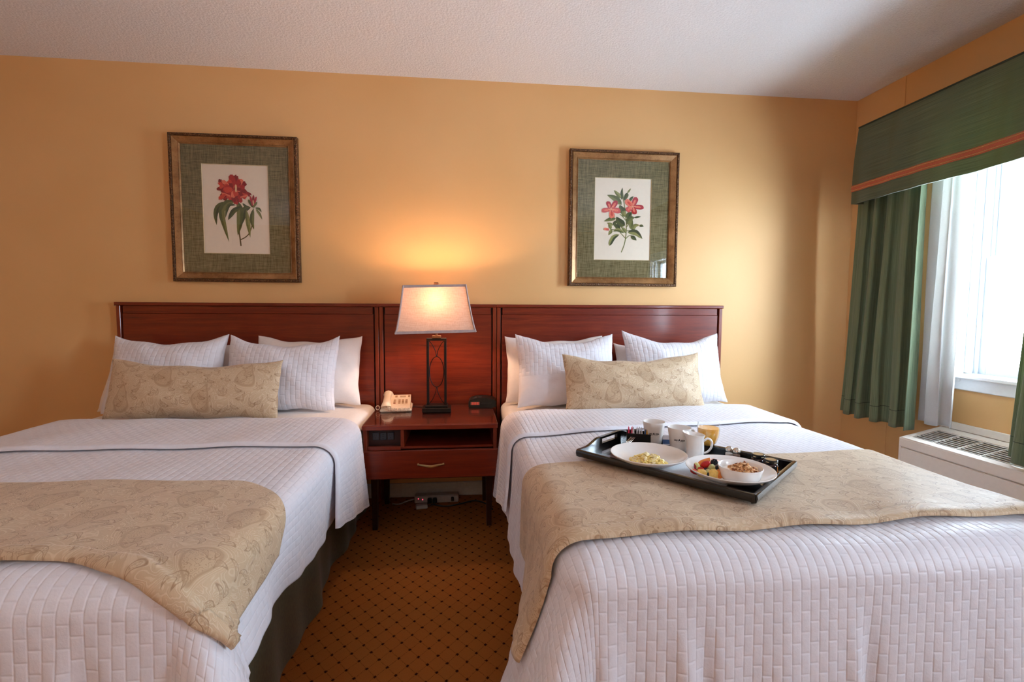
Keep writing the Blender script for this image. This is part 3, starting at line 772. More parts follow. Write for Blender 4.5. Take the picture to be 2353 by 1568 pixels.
# ------------------------------------------------------------------ clock radio
ck = thing('clock_radio', 'black clock radio with red display on the right of the nightstand', 'clock', (1.993, -0.075, ZN), math.radians(-3))
prof = [(-0.078, 0.004), (-0.074, 0.0)] + [(0.074, 0.0), (0.078, 0.004), (0.078, 0.034), (0.06, 0.046), (0.02, 0.054), (-0.03, 0.053), (-0.066, 0.044), (-0.078, 0.032)]
MB().prism(prof, -0.05, 0.05, axis='y').build('body', 'black_plastic', ck, angle=30)
MB().box(-0.066, -0.016, -0.0515, -0.0498, 0.014, 0.031, 0.0005).build('display', 'clock_screen', ck)
disp = ck.children[-1]
for k in range(3):
    cx_ = -0.054 + 0.0135 * k; m = MB()
    for (a, c, d, e) in ((-0.004, 0.004, 0.0115, 0.0130), (-0.004, 0.004, 0.0055, 0.007), (-0.004, 0.004, 0.0, 0.0015), (-0.004, -0.0025, 0.0, 0.013), (0.0025, 0.004, 0.0, 0.013)):
        m.box(cx_ + a, cx_ + c, -0.0521, -0.0514, 0.0160 + d, 0.0160 + e)
    m.build('digit', 'clock_digit', disp)
m = MB()
for k in range(7): m.box(0.0 + 0.008 * k, 0.004 + 0.008 * k, -0.0512, -0.0498, 0.029, 0.0305)
m.box(-0.008, 0.05, -0.0512, -0.0498, 0.020, 0.0212)
m.build('tuning_scale', 'grey_plastic', ck)
for k in range(3): MB().box(-0.05 + 0.028 * k, -0.032 + 0.028 * k, -0.02, -0.006, 0.0505 - 0.003 * abs(k - 1), 0.0555 - 0.002 * abs(k - 1), 0.0015).build('button', 'grey_plastic', ck)

# ------------------------------------------------------------------ power strip and cables under the nightstand
ps = thing('power_strip', 'grey power strip with two red lights under the nightstand', 'power strip', (1.735, -0.045, 0.0), math.radians(1.5))
MB().box(-0.135, 0.12, -0.028, 0.028, 0.0, 0.045, 0.006).build('body', 'strip_plastic', ps)
for (a, c) in ((-0.105, 0.018), (-0.088, 0.014)): MB().lathe([(0.0001, 0.0), (0.003, 0.0), (0.002, 0.002), (0.0001, 0.0025)], n=8).build('indicator_light', 'led', ps)
for q, (a, c) in zip(ps.children[-2:], ((-0.112, 0.030), (-0.088, 0.025))): q.rotation_euler = (PI / 2, 0, 0); q.location = (a, -0.0275, c)
for k in range(2): MB().box(-0.06 + 0.03 * k, -0.035 + 0.03 * k, -0.05, -0.028, 0.006, 0.036, 0.004).build('plug', 'black_plastic', ps)
MB().box(0.075, 0.092, -0.045, -0.028, 0.012, 0.036, 0.003).build('plug', 'black_plastic', ps)
MB().tube(spline([(-0.135, 0, 0.02), (-0.18, -0.01, 0.012), (-0.22, -0.03, 0.005), (-0.26, -0.02, 0.005)], 16), 0.004, 6).build('cord', 'cable_pale', ps)
tag(MB().tube(spline([(1.70, -0.10, 0.006), (1.78, -0.135, 0.006), (1.87, -0.12, 0.012), (1.95, -0.09, 0.014), (2.02, -0.13, 0.006), (2.045, -0.2, 0.006)], 30), 0.004, 6).build('power_cable', 'cable'), 'black cable lying on the carpet right of the power strip', 'cable')
ad = thing('power_adapter', 'small pale adapter box on the carpet before the power strip', 'adapter', (1.650, -0.135, 0.0), math.radians(8))
MB().box(-0.035, 0.03, -0.018, 0.018, 0.0, 0.022, 0.004).build('case', 'strip_plastic', ad); MB().tube(spline([(0.03, 0, 0.01), (0.045, 0.004, 0.006), (0.06, 0.03, 0.005)], 8), 0.0022, 6).build('cord', 'cable', ad)

# ------------------------------------------------------------------ pictures
def leafpoly(pts, w, n=9, tipw=0.0):
    c = spline(pts, n); L = []; Rr = []
    for i in range(n):
        d = c[min(i + 1, n - 1)] - c[max(i - 1, 0)]; d = d / (np.linalg.norm(d) + 1e-9); nn = np.array([-d[1], d[0]])
        ww = w * (math.sin(PI * (i / (n - 1)) ** 0.8) ** 0.8 + tipw)
        L.append(c[i] + nn * ww); Rr.append(c[i] - nn * ww)
    return c, L, Rr
class Ink:
    """flat printed shapes, each inked patch a hair above the last; image pixels -> picture plane"""
    def __init__(s, px0, px1, py0, py1, x0, x1, z0, z1, y):
        s.a = (px0, px1, py0, py1, x0, x1, z0, z1); s.y = y; s.lv = 0
    def m(s, p, dy=0.0):
        px0, px1, py0, py1, x0, x1, z0, z1 = s.a
        return (x0 + (p[0] - px0) / (px1 - px0) * (x1 - x0), s.y - 0.00004 * s.lv - dy, z1 - (p[1] - py0) / (py1 - py0) * (z1 - z0))
    def leaf(s, mb, pts, w, mi, mi2=None):
        s.lv += 1; c, L, R = leafpoly(pts, w); n = len(c)
        mb.add([s.m(p) for p in L] + [s.m(p) for p in c], [(i, n + i, n + i + 1, i + 1) for i in range(n - 1)], mi)
        mb.add([s.m(p) for p in c] + [s.m(p) for p in R], [(i, n + i, n + i + 1, i + 1) for i in range(n - 1)], mi if mi2 is None else mi2)
    def petal(s, mb, c, tip, w, mi, seed=0, ragged=0.12):
        s.lv += 1; rng = random.Random(seed); c = np.array(c, float); tip = np.array(tip, float); d = tip - c; nn = np.array([-d[1], d[0]]) / (np.linalg.norm(d) + 1e-9)
        n = 12; pts = []
        for i in range(n + 1):
            t_ = i / n; a = -PI / 2 + PI * t_
            pts.append(c + d * (0.12 + 0.88 * math.cos(a) ** 0.6 if abs(math.cos(a)) > 1e-6 else 0.12) * (1 + ragged * (rng.random() - 0.5)) + nn * w * math.sin(a) * (0.55 + 0.5 * math.cos(a)))
        s.lv += 0
        mb.add([s.m(c)] + [s.m(p) for p in pts], [(0, i + 1, i + 2) for i in range(n)], mi)
    def line(s, mb, pts, w, mi):
        s.lv += 1; c = spline(pts, 14); L = []; R = []
        for i in range(14):
            d = c[min(i + 1, 13)] - c[max(i - 1, 0)]; d = d / (np.linalg.norm(d) + 1e-9); nn = np.array([-d[1], d[0]])
            L.append(s.m(c[i] + nn * w)); R.append(s.m(c[i] - nn * w))
        mb.add(L + R, [(i, 14 + i, 15 + i, i + 1) for i in range(13)], mi)
INKS = ['ink_petal_a', 'ink_petal_b', 'ink_petal_c', 'ink_petal_d', 'ink_petal_e', 'ink_petal_f', 'ink_green_a', 'ink_green_b', 'ink_green_c', 'ink_green_d', 'ink_stem_a', 'ink_pistil']
PW, PH, PYF = 0.672, 0.8018, 0.0105
def picture(label, x0, z0, draw, dep=0.030):
    r = thing('framed_print', label, 'picture', (x0 + PW / 2, YB, z0), group='botanical prints above the beds')
    hx, hz = PW / 2, PH
    fw = 0.054
    yb, yf = -0.002, -0.036
    # four mitred moulding rails with a stepped profile (distance from outer edge, y)
    prof = [(0.0, yb), (0.0, yf + 0.006), (0.004, yf), (0.013, yf), (0.016, yf + 0.006), (0.020, yf + 0.003), (0.036, yf + 0.010), (0.046, yf + 0.016), (0.049, yf + 0.013), (fw, yf + 0.020), (fw, yb)]
    corners = [(-hx, 0.0), (hx, 0.0), (hx, hz), (-hx, hz)]
    ins = [(1, 1), (-1, 1), (-1, -1), (1, -1)]
    for k in range(4):
        a, c = corners[k], corners[(k + 1) % 4]; ia, ic = ins[k], ins[(k + 1) % 4]
        V = []; 
        for (q, ic_) in ((a, ia), (c, ic)):
            for (d, y) in prof: V.append((q[0] + ic_[0] * d, y, q[1] + ic_[1] * d))
        n = len(prof)
        F = [(i, i + 1, n + i + 1, n + i) for i in range(n - 1)]
        mi = [1 if i in (0, 1, 2, 3) else 0 for i in range(n - 1)]
        mb = MB(); mb.add(V, F); mb.mi = mi
        mb.build('frame_rail', ['frame', 'carved'], r, angle=20)
    # mat board with bevelled opening
    ox0, ox1, oz0, oz1 = -hx + 0.235 * PW, -hx + 0.757 * PW, 0.196 * PH, 0.806 * PH
    ym = -0.012
    V = [(-hx + fw - 0.004, ym, fw - 0.004), (hx - fw + 0.004, ym, fw - 0.004), (hx - fw + 0.004, ym, hz - fw + 0.004), (-hx + fw - 0.004, ym, hz - fw + 0.004),
         (ox0, ym, oz0), (ox1, ym, oz0), (ox1, ym, oz1), (ox0, ym, oz1)]
    MB().add(V, [(0, 1, 5, 4), (1, 2, 6, 5), (2, 3, 7, 6), (3, 0, 4, 7)]).build('mat_board', 'linen', r, smooth=False)
    e = 0.003
    V = [(ox0, ym - 0.0004, oz0), (ox1, ym - 0.0004, oz0), (ox1, ym - 0.0004, oz1), (ox0, ym - 0.0004, oz1), (ox0 + e, ym + 0.003, oz0 + e), (ox1 - e, ym + 0.003, oz0 + e), (ox1 - e, ym + 0.003, oz1 - e), (ox0 + e, ym + 0.003, oz1 - e)]
    MB().add(V, [(0, 1, 5, 4), (1, 2, 6, 5), (2, 3, 7, 6), (3, 0, 4, 7)]).build('mat_bevel', 'paper_rose' if False else 'label_cream', r, smooth=False)
    pp = MB().box(ox0 - 0.01, ox1 + 0.01, ym + 0.004, ym + 0.006, oz0 - 0.01, oz1 + 0.01).build('print_sheet', 'print_paper', r)
    draw(pp, ox0 + e, ox1 - e, oz0 + e, oz1 - e, ym + 0.0038)
    MB().box(-hx + fw - 0.003, hx - fw + 0.003, -0.0165, -0.015, fw - 0.003, hz - fw + 0.003).build('glass', 'picture_glass', r)
    MB().box(-hx + 0.01, hx - 0.01, -0.0045, -0.0015, 0.01, hz - 0.01).build('backing_board', 'bark', r)
    return r
def draw_peony(par, x0, x1, z0, z1, y):
    k = Ink(415, 1060, 360, 1208, x0, x1, z0, z1, y); st = MB(); lf = MB(); fl = MB()
    k.line(st, [(755, 950), (758, 1010), (765, 1070), (771, 1136)], 7, 10); k.line(st, [(770, 1074), (815, 1052), (858, 1010), (890, 930)], 5, 10); k.line(st, [(890, 930), (905, 850), (905, 770)], 5, 7)
    for pts, w, a, c in [([(640, 712), (560, 760), (530, 840), (538, 940)], 26, 6, 8), ([(735, 705), (650, 720), (590, 800), (610, 930), (655, 1102)], 33, 6, 7),
                      ([(730, 742), (670, 740), (640, 800), (625, 870)], 16, 6, 8), ([(750, 705), (775, 800), (765, 920), (742, 1036)], 36, 7, 6), ([(800, 755), (720, 790), (680, 840), (652, 888)], 24, 8, 6),
                      ([(880, 762), (820, 780), (800, 860), (760, 970)], 30, 6, 8), ([(835, 780), (845, 880), (855, 960), (867, 1054)], 22, 7, 9), ([(907, 772), (890, 850), (890, 910), (906, 974)], 23, 6, 7),
                      ([(925, 764), (965, 775), (987, 806)], 12, 7, 6), ([(930, 775), (965, 820), (992, 877)], 13, 9, 7), ([(800, 722), (830, 750), (880, 760)], 12, 6, 8)]:
        k.leaf(lf, pts, w, a, c)
    rng = random.Random(3)
    for i in range(18):
        a = i / 18 * 2 * PI; k.petal(fl, (718, 590), (718 + 100 * math.cos(a), 590 + 70 * math.sin(a)), 32, (0, 2, 0, 1)[i % 4], i, 0.2)
    for i in range(64):
        a = rng.uniform(0, 2 * PI); q = 1.0 - i / 76.0
        cx_ = 718 + 120 * q * math.cos(a); cy_ = 585 + 78 * q * math.sin(a) + (8 if math.sin(a) > 0 else 0)
        L = rng.uniform(46, 78); a2 = a + rng.uniform(-0.5, 0.5)
        k.petal(fl, (cx_ - 12 * math.cos(a), cy_ - 12 * math.sin(a)), (cx_ + L * math.cos(a2), cy_ + L * 0.85 * math.sin(a2)), rng.uniform(24, 40), rng.choice([0, 0, 1, 1, 2, 2, 3] if i > 8 else [2, 0, 2]), i, 0.25)
    for (c, tp, w, mi) in [((742, 620), (742, 545), 15, 11), ((690, 660), (600, 630), 12, 3), ((780, 668), (860, 645), 12, 3), ((640, 640), (570, 690), 26, 1), ((700, 690), (740, 700), 30, 2), ((770, 690), (800, 710), 26, 0)]:
        k.petal(fl, c, tp, w, mi, 9)
    for (c, tp, w, mi) in [((905, 760), (862, 690), 18, 6), ((905, 750), (880, 655), 15, 5), ((910, 745), (912, 645), 16, 2), ((912, 750), (940, 660), 15, 5), ((912, 740), (908, 690), 9, 11), ((905, 765), (945, 710), 16, 7)]:
        k.petal(fl, c, tp, w, mi, 4)
    st.build('printed_stem', INKS, par, smooth=False); lf.build('printed_leaves', INKS, par, smooth=False); fl.build('printed_blossom', INKS, par, smooth=False)
def draw_azalea(par, x0, x1, z0, z1, y):
    k = Ink(385, 945, 385, 1212, x0, x1, z0, z1, y); st = MB(); lf = MB(); fl = MB()
    k.line(st, [(658, 1135), (690, 1040), (704, 920), (700, 800), (680, 660), (655, 500)], 5, 7)
    for pts in ([(696, 990), (660, 950), (640, 930)], [(700, 995), (730, 965), (760, 960)], [(698, 810), (665, 770), (635, 745)], [(702, 880), (740, 820), (760, 720)], [(640, 900), (590, 905), (540, 900)], [(700, 915), (760, 905), (800, 870)]):
        k.line(st, pts, 4, 7)
    for pts, w, a, c in [([(655, 600), (650, 540), (657, 475)], 15, 6, 8), ([(645, 582), (612, 545), (572, 503)], 20, 9, 7), ([(676, 605), (700, 550), (708, 525)], 20, 6, 8), ([(705, 530), (725, 505), (742, 480)], 9, 9, 7), ([(652, 650), (590, 590), (503, 554)], 30, 6, 7),
                      ([(730, 612), (745, 585), (770, 560)], 14, 6, 8), ([(690, 742), (655, 700), (632, 650)], 32, 8, 6), ([(690, 770), (672, 735), (692, 706)], 22, 9, 7), ([(716, 788), (725, 750), (752, 722)], 26, 8, 6), ([(690, 858), (640, 830), (600, 772)], 38, 8, 6),
                      ([(596, 790), (540, 800), (475, 822)], 20, 6, 7), ([(706, 850), (740, 790), (785, 775)], 28, 7, 6), ([(780, 778), (815, 770), (850, 764)], 10, 6, 8), ([(762, 900), (752, 850), (766, 800)], 22, 6, 7), ([(768, 912), (790, 860), (835, 852)], 20, 9, 7), ([(835, 862), (858, 858), (880, 866)], 13, 8, 6),
                      ([(640, 905), (610, 870), (568, 850)], 22, 8, 6), ([(682, 935), (620, 905), (570, 922)], 18, 9, 6), ([(702, 940), (680, 900), (648, 874)], 15, 9, 7), ([(718, 928), (800, 930), (870, 993)], 30, 9, 8), ([(750, 965), (780, 985), (810, 1010)], 20, 6, 8), ([(634, 953), (580, 980), (545, 1045), (537, 1070)], 22, 9, 8),
                      ([(560, 905), (545, 930), (524, 962)], 16, 9, 7), ([(548, 900), (540, 870), (528, 840)], 16, 9, 7), ([(570, 862), (540, 845), (503, 838)], 12, 7, 9), ([(572, 858), (590, 830), (616, 812)], 16, 6, 8)]:
        k.leaf(lf, pts, w, a, c)
    for (c, tips) in (((548, 698), [((508, 620), 34, 5), ((602, 612), 38, 5), ((453, 716), 34, 4), ((560, 790), 40, 3), ((640, 716), 42, 4)]), ((762, 664), [((800, 570), 40, 5), ((874, 672), 36, 5), ((790, 742), 38, 0), ((700, 712), 42, 4), ((690, 602), 42, 3)])):
        for i, (tp, w, mi) in enumerate(tips):
            k.petal(fl, c, tp, w, mi, i, 0.1); k.petal(fl, c, (c[0] + 0.75 * (tp[0] - c[0]), c[1] + 0.75 * (tp[1] - c[1])), w * 0.4, 3 if mi != 3 else 1, i + 7, 0.1)
        for a in range(6): k.line(fl, [c, (c[0] + 14 * math.cos(a), c[1] + 14 * math.sin(a)), (c[0] + 34 * math.cos(a), c[1] + 34 * math.sin(a))], 1.5, 11)
    for (c, tp, w, mi) in [((530, 905), (480, 898), 20, 3), ((528, 912), (495, 905), 10, 4)]: k.petal(fl, c, tp, w, mi, 2)
    st.build('printed_stem', INKS, par, smooth=False); lf.build('printed_leaves', INKS, par, smooth=False); fl.build('printed_blossoms', INKS, par, smooth=False)
picture('framed botanical print of one large red peony above the left bed', 0.2949, 1.2720, draw_peony)
picture('framed botanical print of two pink azalea blossoms above the right bed', 2.5092, 1.2700, draw_azalea)
# small bent nail in the wall beside the left headboard
tag(MB().tube([(-0.032, YB - 0.001, 1.138), (-0.030, YB - 0.008, 1.136), (-0.010, YB - 0.010, 1.134), (0.002, YB - 0.009, 1.134)], 0.0018, 6).build('wall_nail', 'steel'), 'small bent nail in the wall left of the left headboard', 'nail')

# ------------------------------------------------------------------ beds
BRW, BRL = 0.0245, 0.046           # one quilted brick
def smooth(x, a, c):
    t_ = np.clip((x - a) / (c - a), 0, 1); return t_ * t_ * (3 - 2 * t_)
def drape(a, b, p, off=0.0):
    """cloth coordinates (a across from the bed's middle, b from the head down) -> point on the cloth lying over the bed"""
    hw, L, r, zt = p['hw'], p['L'], p['r'], p['zt']
    ra, rb = hw - r, L - r
    sa = np.sign(a); aa = np.abs(a)
    da = np.maximum(aa - ra, 0); db = np.maximum(b - rb, 0)
    d = np.hypot(da, db) + 1e-9; ca, cb = da / d, db / d
    fls = np.where(sa > 0, p['flR'], p['flL']) + p.get('flend', 0) * smooth(b, p['fst'], p['fen'])
    fl = ca ** 2 * fls + cb ** 2 * p['flF'] + p['cf'] * (2 * ca * cb) ** 2
    q = r * PI / 2
    ex = np.maximum(d - q, 0)
    h = np.where(d < q, r * np.sin(np.minimum(d, q) / r), r + fl * ex)
    drop = np.where(d < q, r * (1 - np.cos(np.minimum(d, q) / r)), r + np.sqrt(np.maximum(1 - fl ** 2, 0.2)) * ex)
    s = b * ca ** 2 + (a + 3) * cb ** 2
    k = ex / 0.4
    w = (np.sin(s * 11.0 + p['ph']) * 0.6 + np.sin(s * 23.0 + 2.1 * p['ph']) * 0.35 + 0.25 * np.sin(s * 47 + p['ph'])) * p['amp'] * k
    th = np.arctan2(db, da + 1e-9)
    w = w * (1 - (2 * ca * cb) ** 2) + (2 * ca * cb) ** 2 * p['amp'] * 0.9 * k * np.sin(th * 7 + p['ph'])
    for (a0, am_, wd_) in p.get('creases', ()):
        h = h + am_ * cb ** 2 * smooth(ex, 0.0, 0.25) * np.exp(-((a - a0 - 0.05 * (ex - 0.15)) / wd_) ** 2)
    h = h + w
    x = sa * (np.minimum(aa, ra) + h * ca); y = -(np.minimum(b, rb) + h * cb)
    und = 0.004 * np.sin(a * 7 + p['ph']) * np.sin(b * 5 + 1.3 * p['ph']) + 0.002 * np.sin(a * 17 + b * 9) - 0.010 * smooth(aa, 0.25, hw) ** 2
    z = zt - drop + und * (1 - smooth(d, 0, 0.1))
    z = np.maximum(z, 0.012 + 0.01 * np.abs(np.sin(s * 30)))
    return np.stack([x + p['cx'], y, z], -1)
def normals(P):
    du = np.gradient(P, axis=0); dv = np.gradient(P, axis=1)
    n = np.cross(dv, du); n /= (np.linalg.norm(n, axis=-1, keepdims=True) + 1e-12)
    return n
def cells(lo, hi, unit, fr):
    k0, k1 = math.floor(lo / unit), math.ceil(hi / unit)
    v = np.array([(k + f) * unit for k in range(k0, k1) for f in fr] + [k1 * unit])
    v = v[(v > lo) & (v < hi)]
    return np.concatenate([[lo], v, [hi]])
def brick_h(A, B, w=BRW):
    col = np.floor(A / w + 1e-6); u = A / w - col
    vv = B / BRL + 0.5 * (np.abs(col) % 2); v = vv - np.floor(vv + 1e-6)
    fu = 1 - np.abs(2 * u - 1) ** 9; fv = 1 - np.abs(2 * v - 1) ** 14
    rng = np.sin(col * 12.9898 + np.floor(vv + 1e-6) * 78.233) * 43758.5453; rnd = rng - np.floor(rng)
    return np.minimum(fu, fv) * (0.85 + 0.3 * rnd)
FU = (0.0, 0.06, 0.16, 0.5, 0.84, 0.94); FV = (0.0, 0.06, 0.2, 0.8, 0.94)
def grid_faces(m, n):
    i = np.arange(m - 1)[:, None] * n + np.arange(n - 1)[None, :]
    return np.stack([i, i + 1, i + n + 1, i + n], -1).reshape(-1, 4)
def sheet_obj(name, A, B, p, mat, puff=0.0, hem=None, parent=None, off=None, AH=None, brw=BRW, edge=0.0, origin=(0, 0, 0), uv=None):
    P = drape(A, B, p); N = normals(P); N *= np.where(N[..., 2:3] * 0 + 1 > 0, 1, 1)
    h = np.zeros(A.shape)
    if puff: h = h + brick_h(A if AH is None else AH, B, brw) * puff
    if hem is not None: h = np.where(hem, puff * 0.9 * (0.75 + 0.25 * np.abs(np.sin(A * PI / brw) * np.sin(B * PI / BRL)) ** 0.3), h)
    if off is not None: h = h + off
    P = P + N * h[..., None]
    m, n = A.shape
    V = (P - np.array(origin)).reshape(-1, 3); F = grid_faces(m, n)
    if edge:                                            # turn the rim under so that the cloth shows its thickness
        idx = np.concatenate([np.arange(n), np.arange(1, m) * n + n - 1, (m - 1) * n + np.arange(n - 2, -1, -1), np.arange(m - 2, 0, -1) * n])
        rim = V[idx] - N.reshape(-1, 3)[idx] * edge
        base = len(V); V = np.concatenate([V, rim]); k = len(idx); a = np.arange(k)
        Fr = np.stack([idx[a], base + a, base + (a + 1) % k, idx[(a + 1) % k]], -1); F = np.concatenate([F, Fr])
    U = np.stack([A, B], -1).reshape(-1, 2)
    if edge: U = np.concatenate([U, U[idx]])
    return make_mesh(name, V, F, mat, parent, True, 180, None, U, loc=origin if parent is None else None)

def bed_set(side, cx, p0, lab):
    # frame, box spring and mattress
    bd = thing('bed', lab['bed'], 'bed', (cx, -0.93, 0), group='double beds')
    MB().box(-0.66, 0.66, -0.90, 0.905, 0.315, 0.578, 0.045).build('mattress', 'mattress', bd)
    MB().box(-0.61, 0.61, -0.86, 0.895, 0.14, 0.31, 0.015).build('box_spring', 'mattress', bd)
    for sx in (-0.58, 0.55): MB().box(sx, sx + 0.03, -0.83, 0.88, 0.105, 0.1395).build('side_rail', 'dark_void', bd)
    for sx in (-0.565, 0.565):
        for sy in (-0.78, 0.80): MB().lathe([(0.0001, 0), (0.022, 0), (0.022, 0.1045), (0.0001, 0.1045)], (sx, sy, 0), 12).build('leg', 'dark_void', bd)
    # dark skirt round three sides
    hx, yf, yb = 0.632, -1.81, -0.06
    pts = []
    for i in range(150): pts.append((-hx, yb + (yf - yb) * i / 149, -1, 0))
    for i in range(110): pts.append((-hx + 2 * hx * i / 109, yf, 0, -1))
    for i in range(150): pts.append((hx, yf + (yb - yf) * i / 149, 1, 0))
    zz = np.linspace(0.318, 0.006, 9); Pk = np.zeros((9, len(pts), 3)); s_ = np.arange(len(pts)) * 0.012
    for j, z in enumerate(zz):
        k = j / 8
        wv = (np.sin(s_ * 13 + p0['ph']) * 0.5 + np.sin(s_ * 29 + 1) * 0.3 + np.sin(s_ * 7.1) * 0.4) * 0.022 * (0.15 + 0.85 * k)
        for i, (x, y, nx, ny) in enumerate(pts): Pk[j, i] = (x + nx * (wv[i] - 0.012 * (1 - k)), y + ny * (wv[i] - 0.012 * (1 - k)), z)
    V = Pk.reshape(-1, 3)
    o = make_mesh('bed_skirt', V, grid_faces(9, len(pts)), 'skirt', None, True, 180, loc=(cx, 0, 0))
    tag(o, lab['skirt'], 'bed skirt', 'olive bed skirts')
    # sheet at the head end
    ps = dict(p0, zt=0.590, hw=0.680, amp=0.012, flR=-0.10, flL=-0.10, r=0.06, ph=p0['ph'] + 1)
    A, B = np.meshgrid(np.linspace(-0.80, 0.80, 120), np.linspace(0.03, 0.74, 60), indexing='ij')
    sc = 1 + 0.02 * np.sin(B * 21)
    o = sheet_obj('bed_sheet', A * sc, B, ps, 'sheet', edge=0.004, origin=(cx, -0.4, 0)); tag(o, lab['sheet'], 'sheet', 'white sheets at the bed heads')
    # quilt
    pq = dict(p0, zt=0.604)
    a = cells(-p0['ovL'], p0['ovR'], p0['brw'], FU); b = cells(0.52, p0['L'] + p0['ovF'], BRL / 2, FV)
    A, B = np.meshgrid(a, b, indexing='ij')
    cutR = p0.get('cutR', 0.0)
    hem = (A < a[0] + 0.014) | (A > a[-1] - 0.014) | (B > b[-1] - 0.014)
    A0 = A; A = np.where(A > 0.61, 0.61 + (A - 0.61) * (1 - cutR * smooth(B, 1.15, 1.75) + 1.7 * cutR * smooth(B, 1.82, 2.15)), A)
    q = sheet_obj('quilt', A, B, pq, 'quilt', puff=0.0013, hem=hem, AH=A0, brw=p0['brw'], edge=0.006, origin=(cx, -1.2, 0)); tag(q, lab['quilt'], 'quilt', 'white brick-stitched quilts')
    # its head end folded back as a second layer with a rounded front fold
    pf = dict(p0, zt=0.604, flR=p0['fbR'], flL=p0['fbL'])
    a = cells(-p0['ovL'] - 0.008, p0['ovR'] + p0['fbx'], p0['brw'], FU)
    t_ = np.concatenate([cells(0.0, p0['foldw'] - 0.014, BRL / 2, FV), p0['foldw'] - 0.014 + 0.014 * np.sin(np.linspace(0, 1, 7)[1:] * PI / 2)])
    A, T = np.meshgrid(a, t_, indexing='ij')
    AT = A; A = A - np.sign(A) * np.maximum(np.abs(A) - 0.6, 0) * 0.22 * T / p0['foldw']
    b0 = p0['fold0'](A); wdt = p0['fold1'](A) - b0
    B = b0 + T / p0['foldw'] * wdt
    ed = np.clip((T - (p0['foldw'] - 0.014)) / 0.014, 0, 1)
    off = 0.008 + 0.014 * np.sqrt(np.maximum(1 - ed ** 2, 0)) * smooth(T, -0.06, 0.03)
    brick = brick_h(AT, T, p0['brw']) * 0.0013 * (1 - ed)
    sheet_obj('folded_end', A, B, pf, 'quilt', off=off + brick, parent=q, origin=(cx, -1.2, 0))
    # paisley runner across the foot end
    pr = dict(p0, zt=0.604)
    A, S = np.meshgrid(np.linspace(-p0['rnL'], p0['rnR'], 260), np.concatenate([np.linspace(0, 0.95, 110), 0.95 + 0.05 * np.sin(np.linspace(0, 1, 9)[1:] * PI / 2)]), indexing='ij')
    r0, r1 = p0['run0'](A), p0['run1'](A)
    B = r0 + S * (r1 - r0)
    e0 = np.clip((S - 0.95) / 0.05, 0, 1); off = 0.0080 + 0.006 * smooth(S, 0.55, 0.85) + 0.011 * smooth(S, 0.900, 0.925) * np.sqrt(np.maximum(1 - e0 ** 2, 0)) + 0.003 * np.sin(A * 21 + S * 3) * smooth(S, 0.5, 0.95)
    rn = sheet_obj('bed_runner', A, B, pr, 'paisley', off=off, edge=0.004, origin=(cx, -1.5, 0))
    tag(rn, lab['runner'], 'bed runner', 'beige paisley bed runners')
    return bd

sm1 = lambda x, a, c: smooth(x, a, c)
left = dict(creases=[(0.42, 0.020, 0.028), (0.47, -0.014, 0.025), (0.1, 0.008, 0.03)], cx=0.70, brw=0.0245, fst=1.45, fen=1.80,  hw=0.688, L=1.865, r=0.075, flL=-0.02, flR=-0.03, flF=0.02, cf=0.46, cutR=0.20, flend=0.26, amp=0.018, ph=0.7, ovL=1.05, ovR=0.965, fbx=0.10, ovF=0.36,
            foldw=0.43, fold0=lambda A: 0.53 + 0.02 * A - 0.06 * sm1(-A, 0.3, 0.7), fold1=lambda A: 0.965 - 0.0 * A + 0.05 * sm1(A, 0.7, 1.1),
            rnL=0.92, rnR=0.79, run0=lambda A: 1.30 + 0.02 * np.sin(A * 3) + 0.22 * sm1(A, 0.5, 0.84), run1=lambda A: 1.78 + 0.05 * sm1(A, 0.35, 0.52) + 0.08 * sm1(A, 0.48, 0.70), fbR=0.06, fbL=0.05)
right = dict(creases=[(-0.43, 0.016, 0.022), (-0.385, -0.010, 0.02), (-0.04, 0.012, 0.02), (0.0, -0.008, 0.02), (-0.60, 0.014, 0.03)], cx=2.78, brw=0.0215, fst=1.35, fen=1.80,  hw=0.692, L=1.885, r=0.075, flL=0.06, flR=0.0, flF=0.03, cf=0.16, flend=0.30, amp=0.016, ph=2.3, ovL=1.065, ovR=1.05, fbx=0.008, ovF=0.34,
             foldw=0.42, fold0=lambda A: 0.46 - 0.09 * sm1(A, -0.4, 0.75), fold1=lambda A: 0.870 - 0.14 * sm1(A, -0.6, 0.75) + 0.05 * sm1(-A, 0.7, 1.1),
             rnL=0.935, rnR=0.98, run0=lambda A: 1.235 - 0.06 * sm1(A, 0.0, 0.75) + 0.03 * sm1(-A, 0.7, 1.0), run1=lambda A: 1.772 - 0.02 * A + 0.02 * sm1(-A, 0.6, 0.95), fbR=0.03, fbL=0.09)
bed_set('left', 0.70, left, dict(bed='left double bed with a plain mattress under the white quilt', skirt='dark olive skirt round the left bed, hanging to the carpet',
        sheet='white sheet at the head of the left bed, glowing orange beside the lamp', quilt='white brick-stitched quilt on the left bed, head end folded back', runner='beige paisley runner across the foot of the left bed'))
bed_set('right', 2.78, right, dict(bed='right double bed with a plain mattress under the breakfast tray', skirt='dark olive skirt round the right bed, mostly hidden by its quilt',
        sheet='white sheet at the head of the right bed below its pillows', quilt='white brick-stitched quilt on the right bed by the window', runner='beige paisley runner across the foot of the right bed under the tray'))

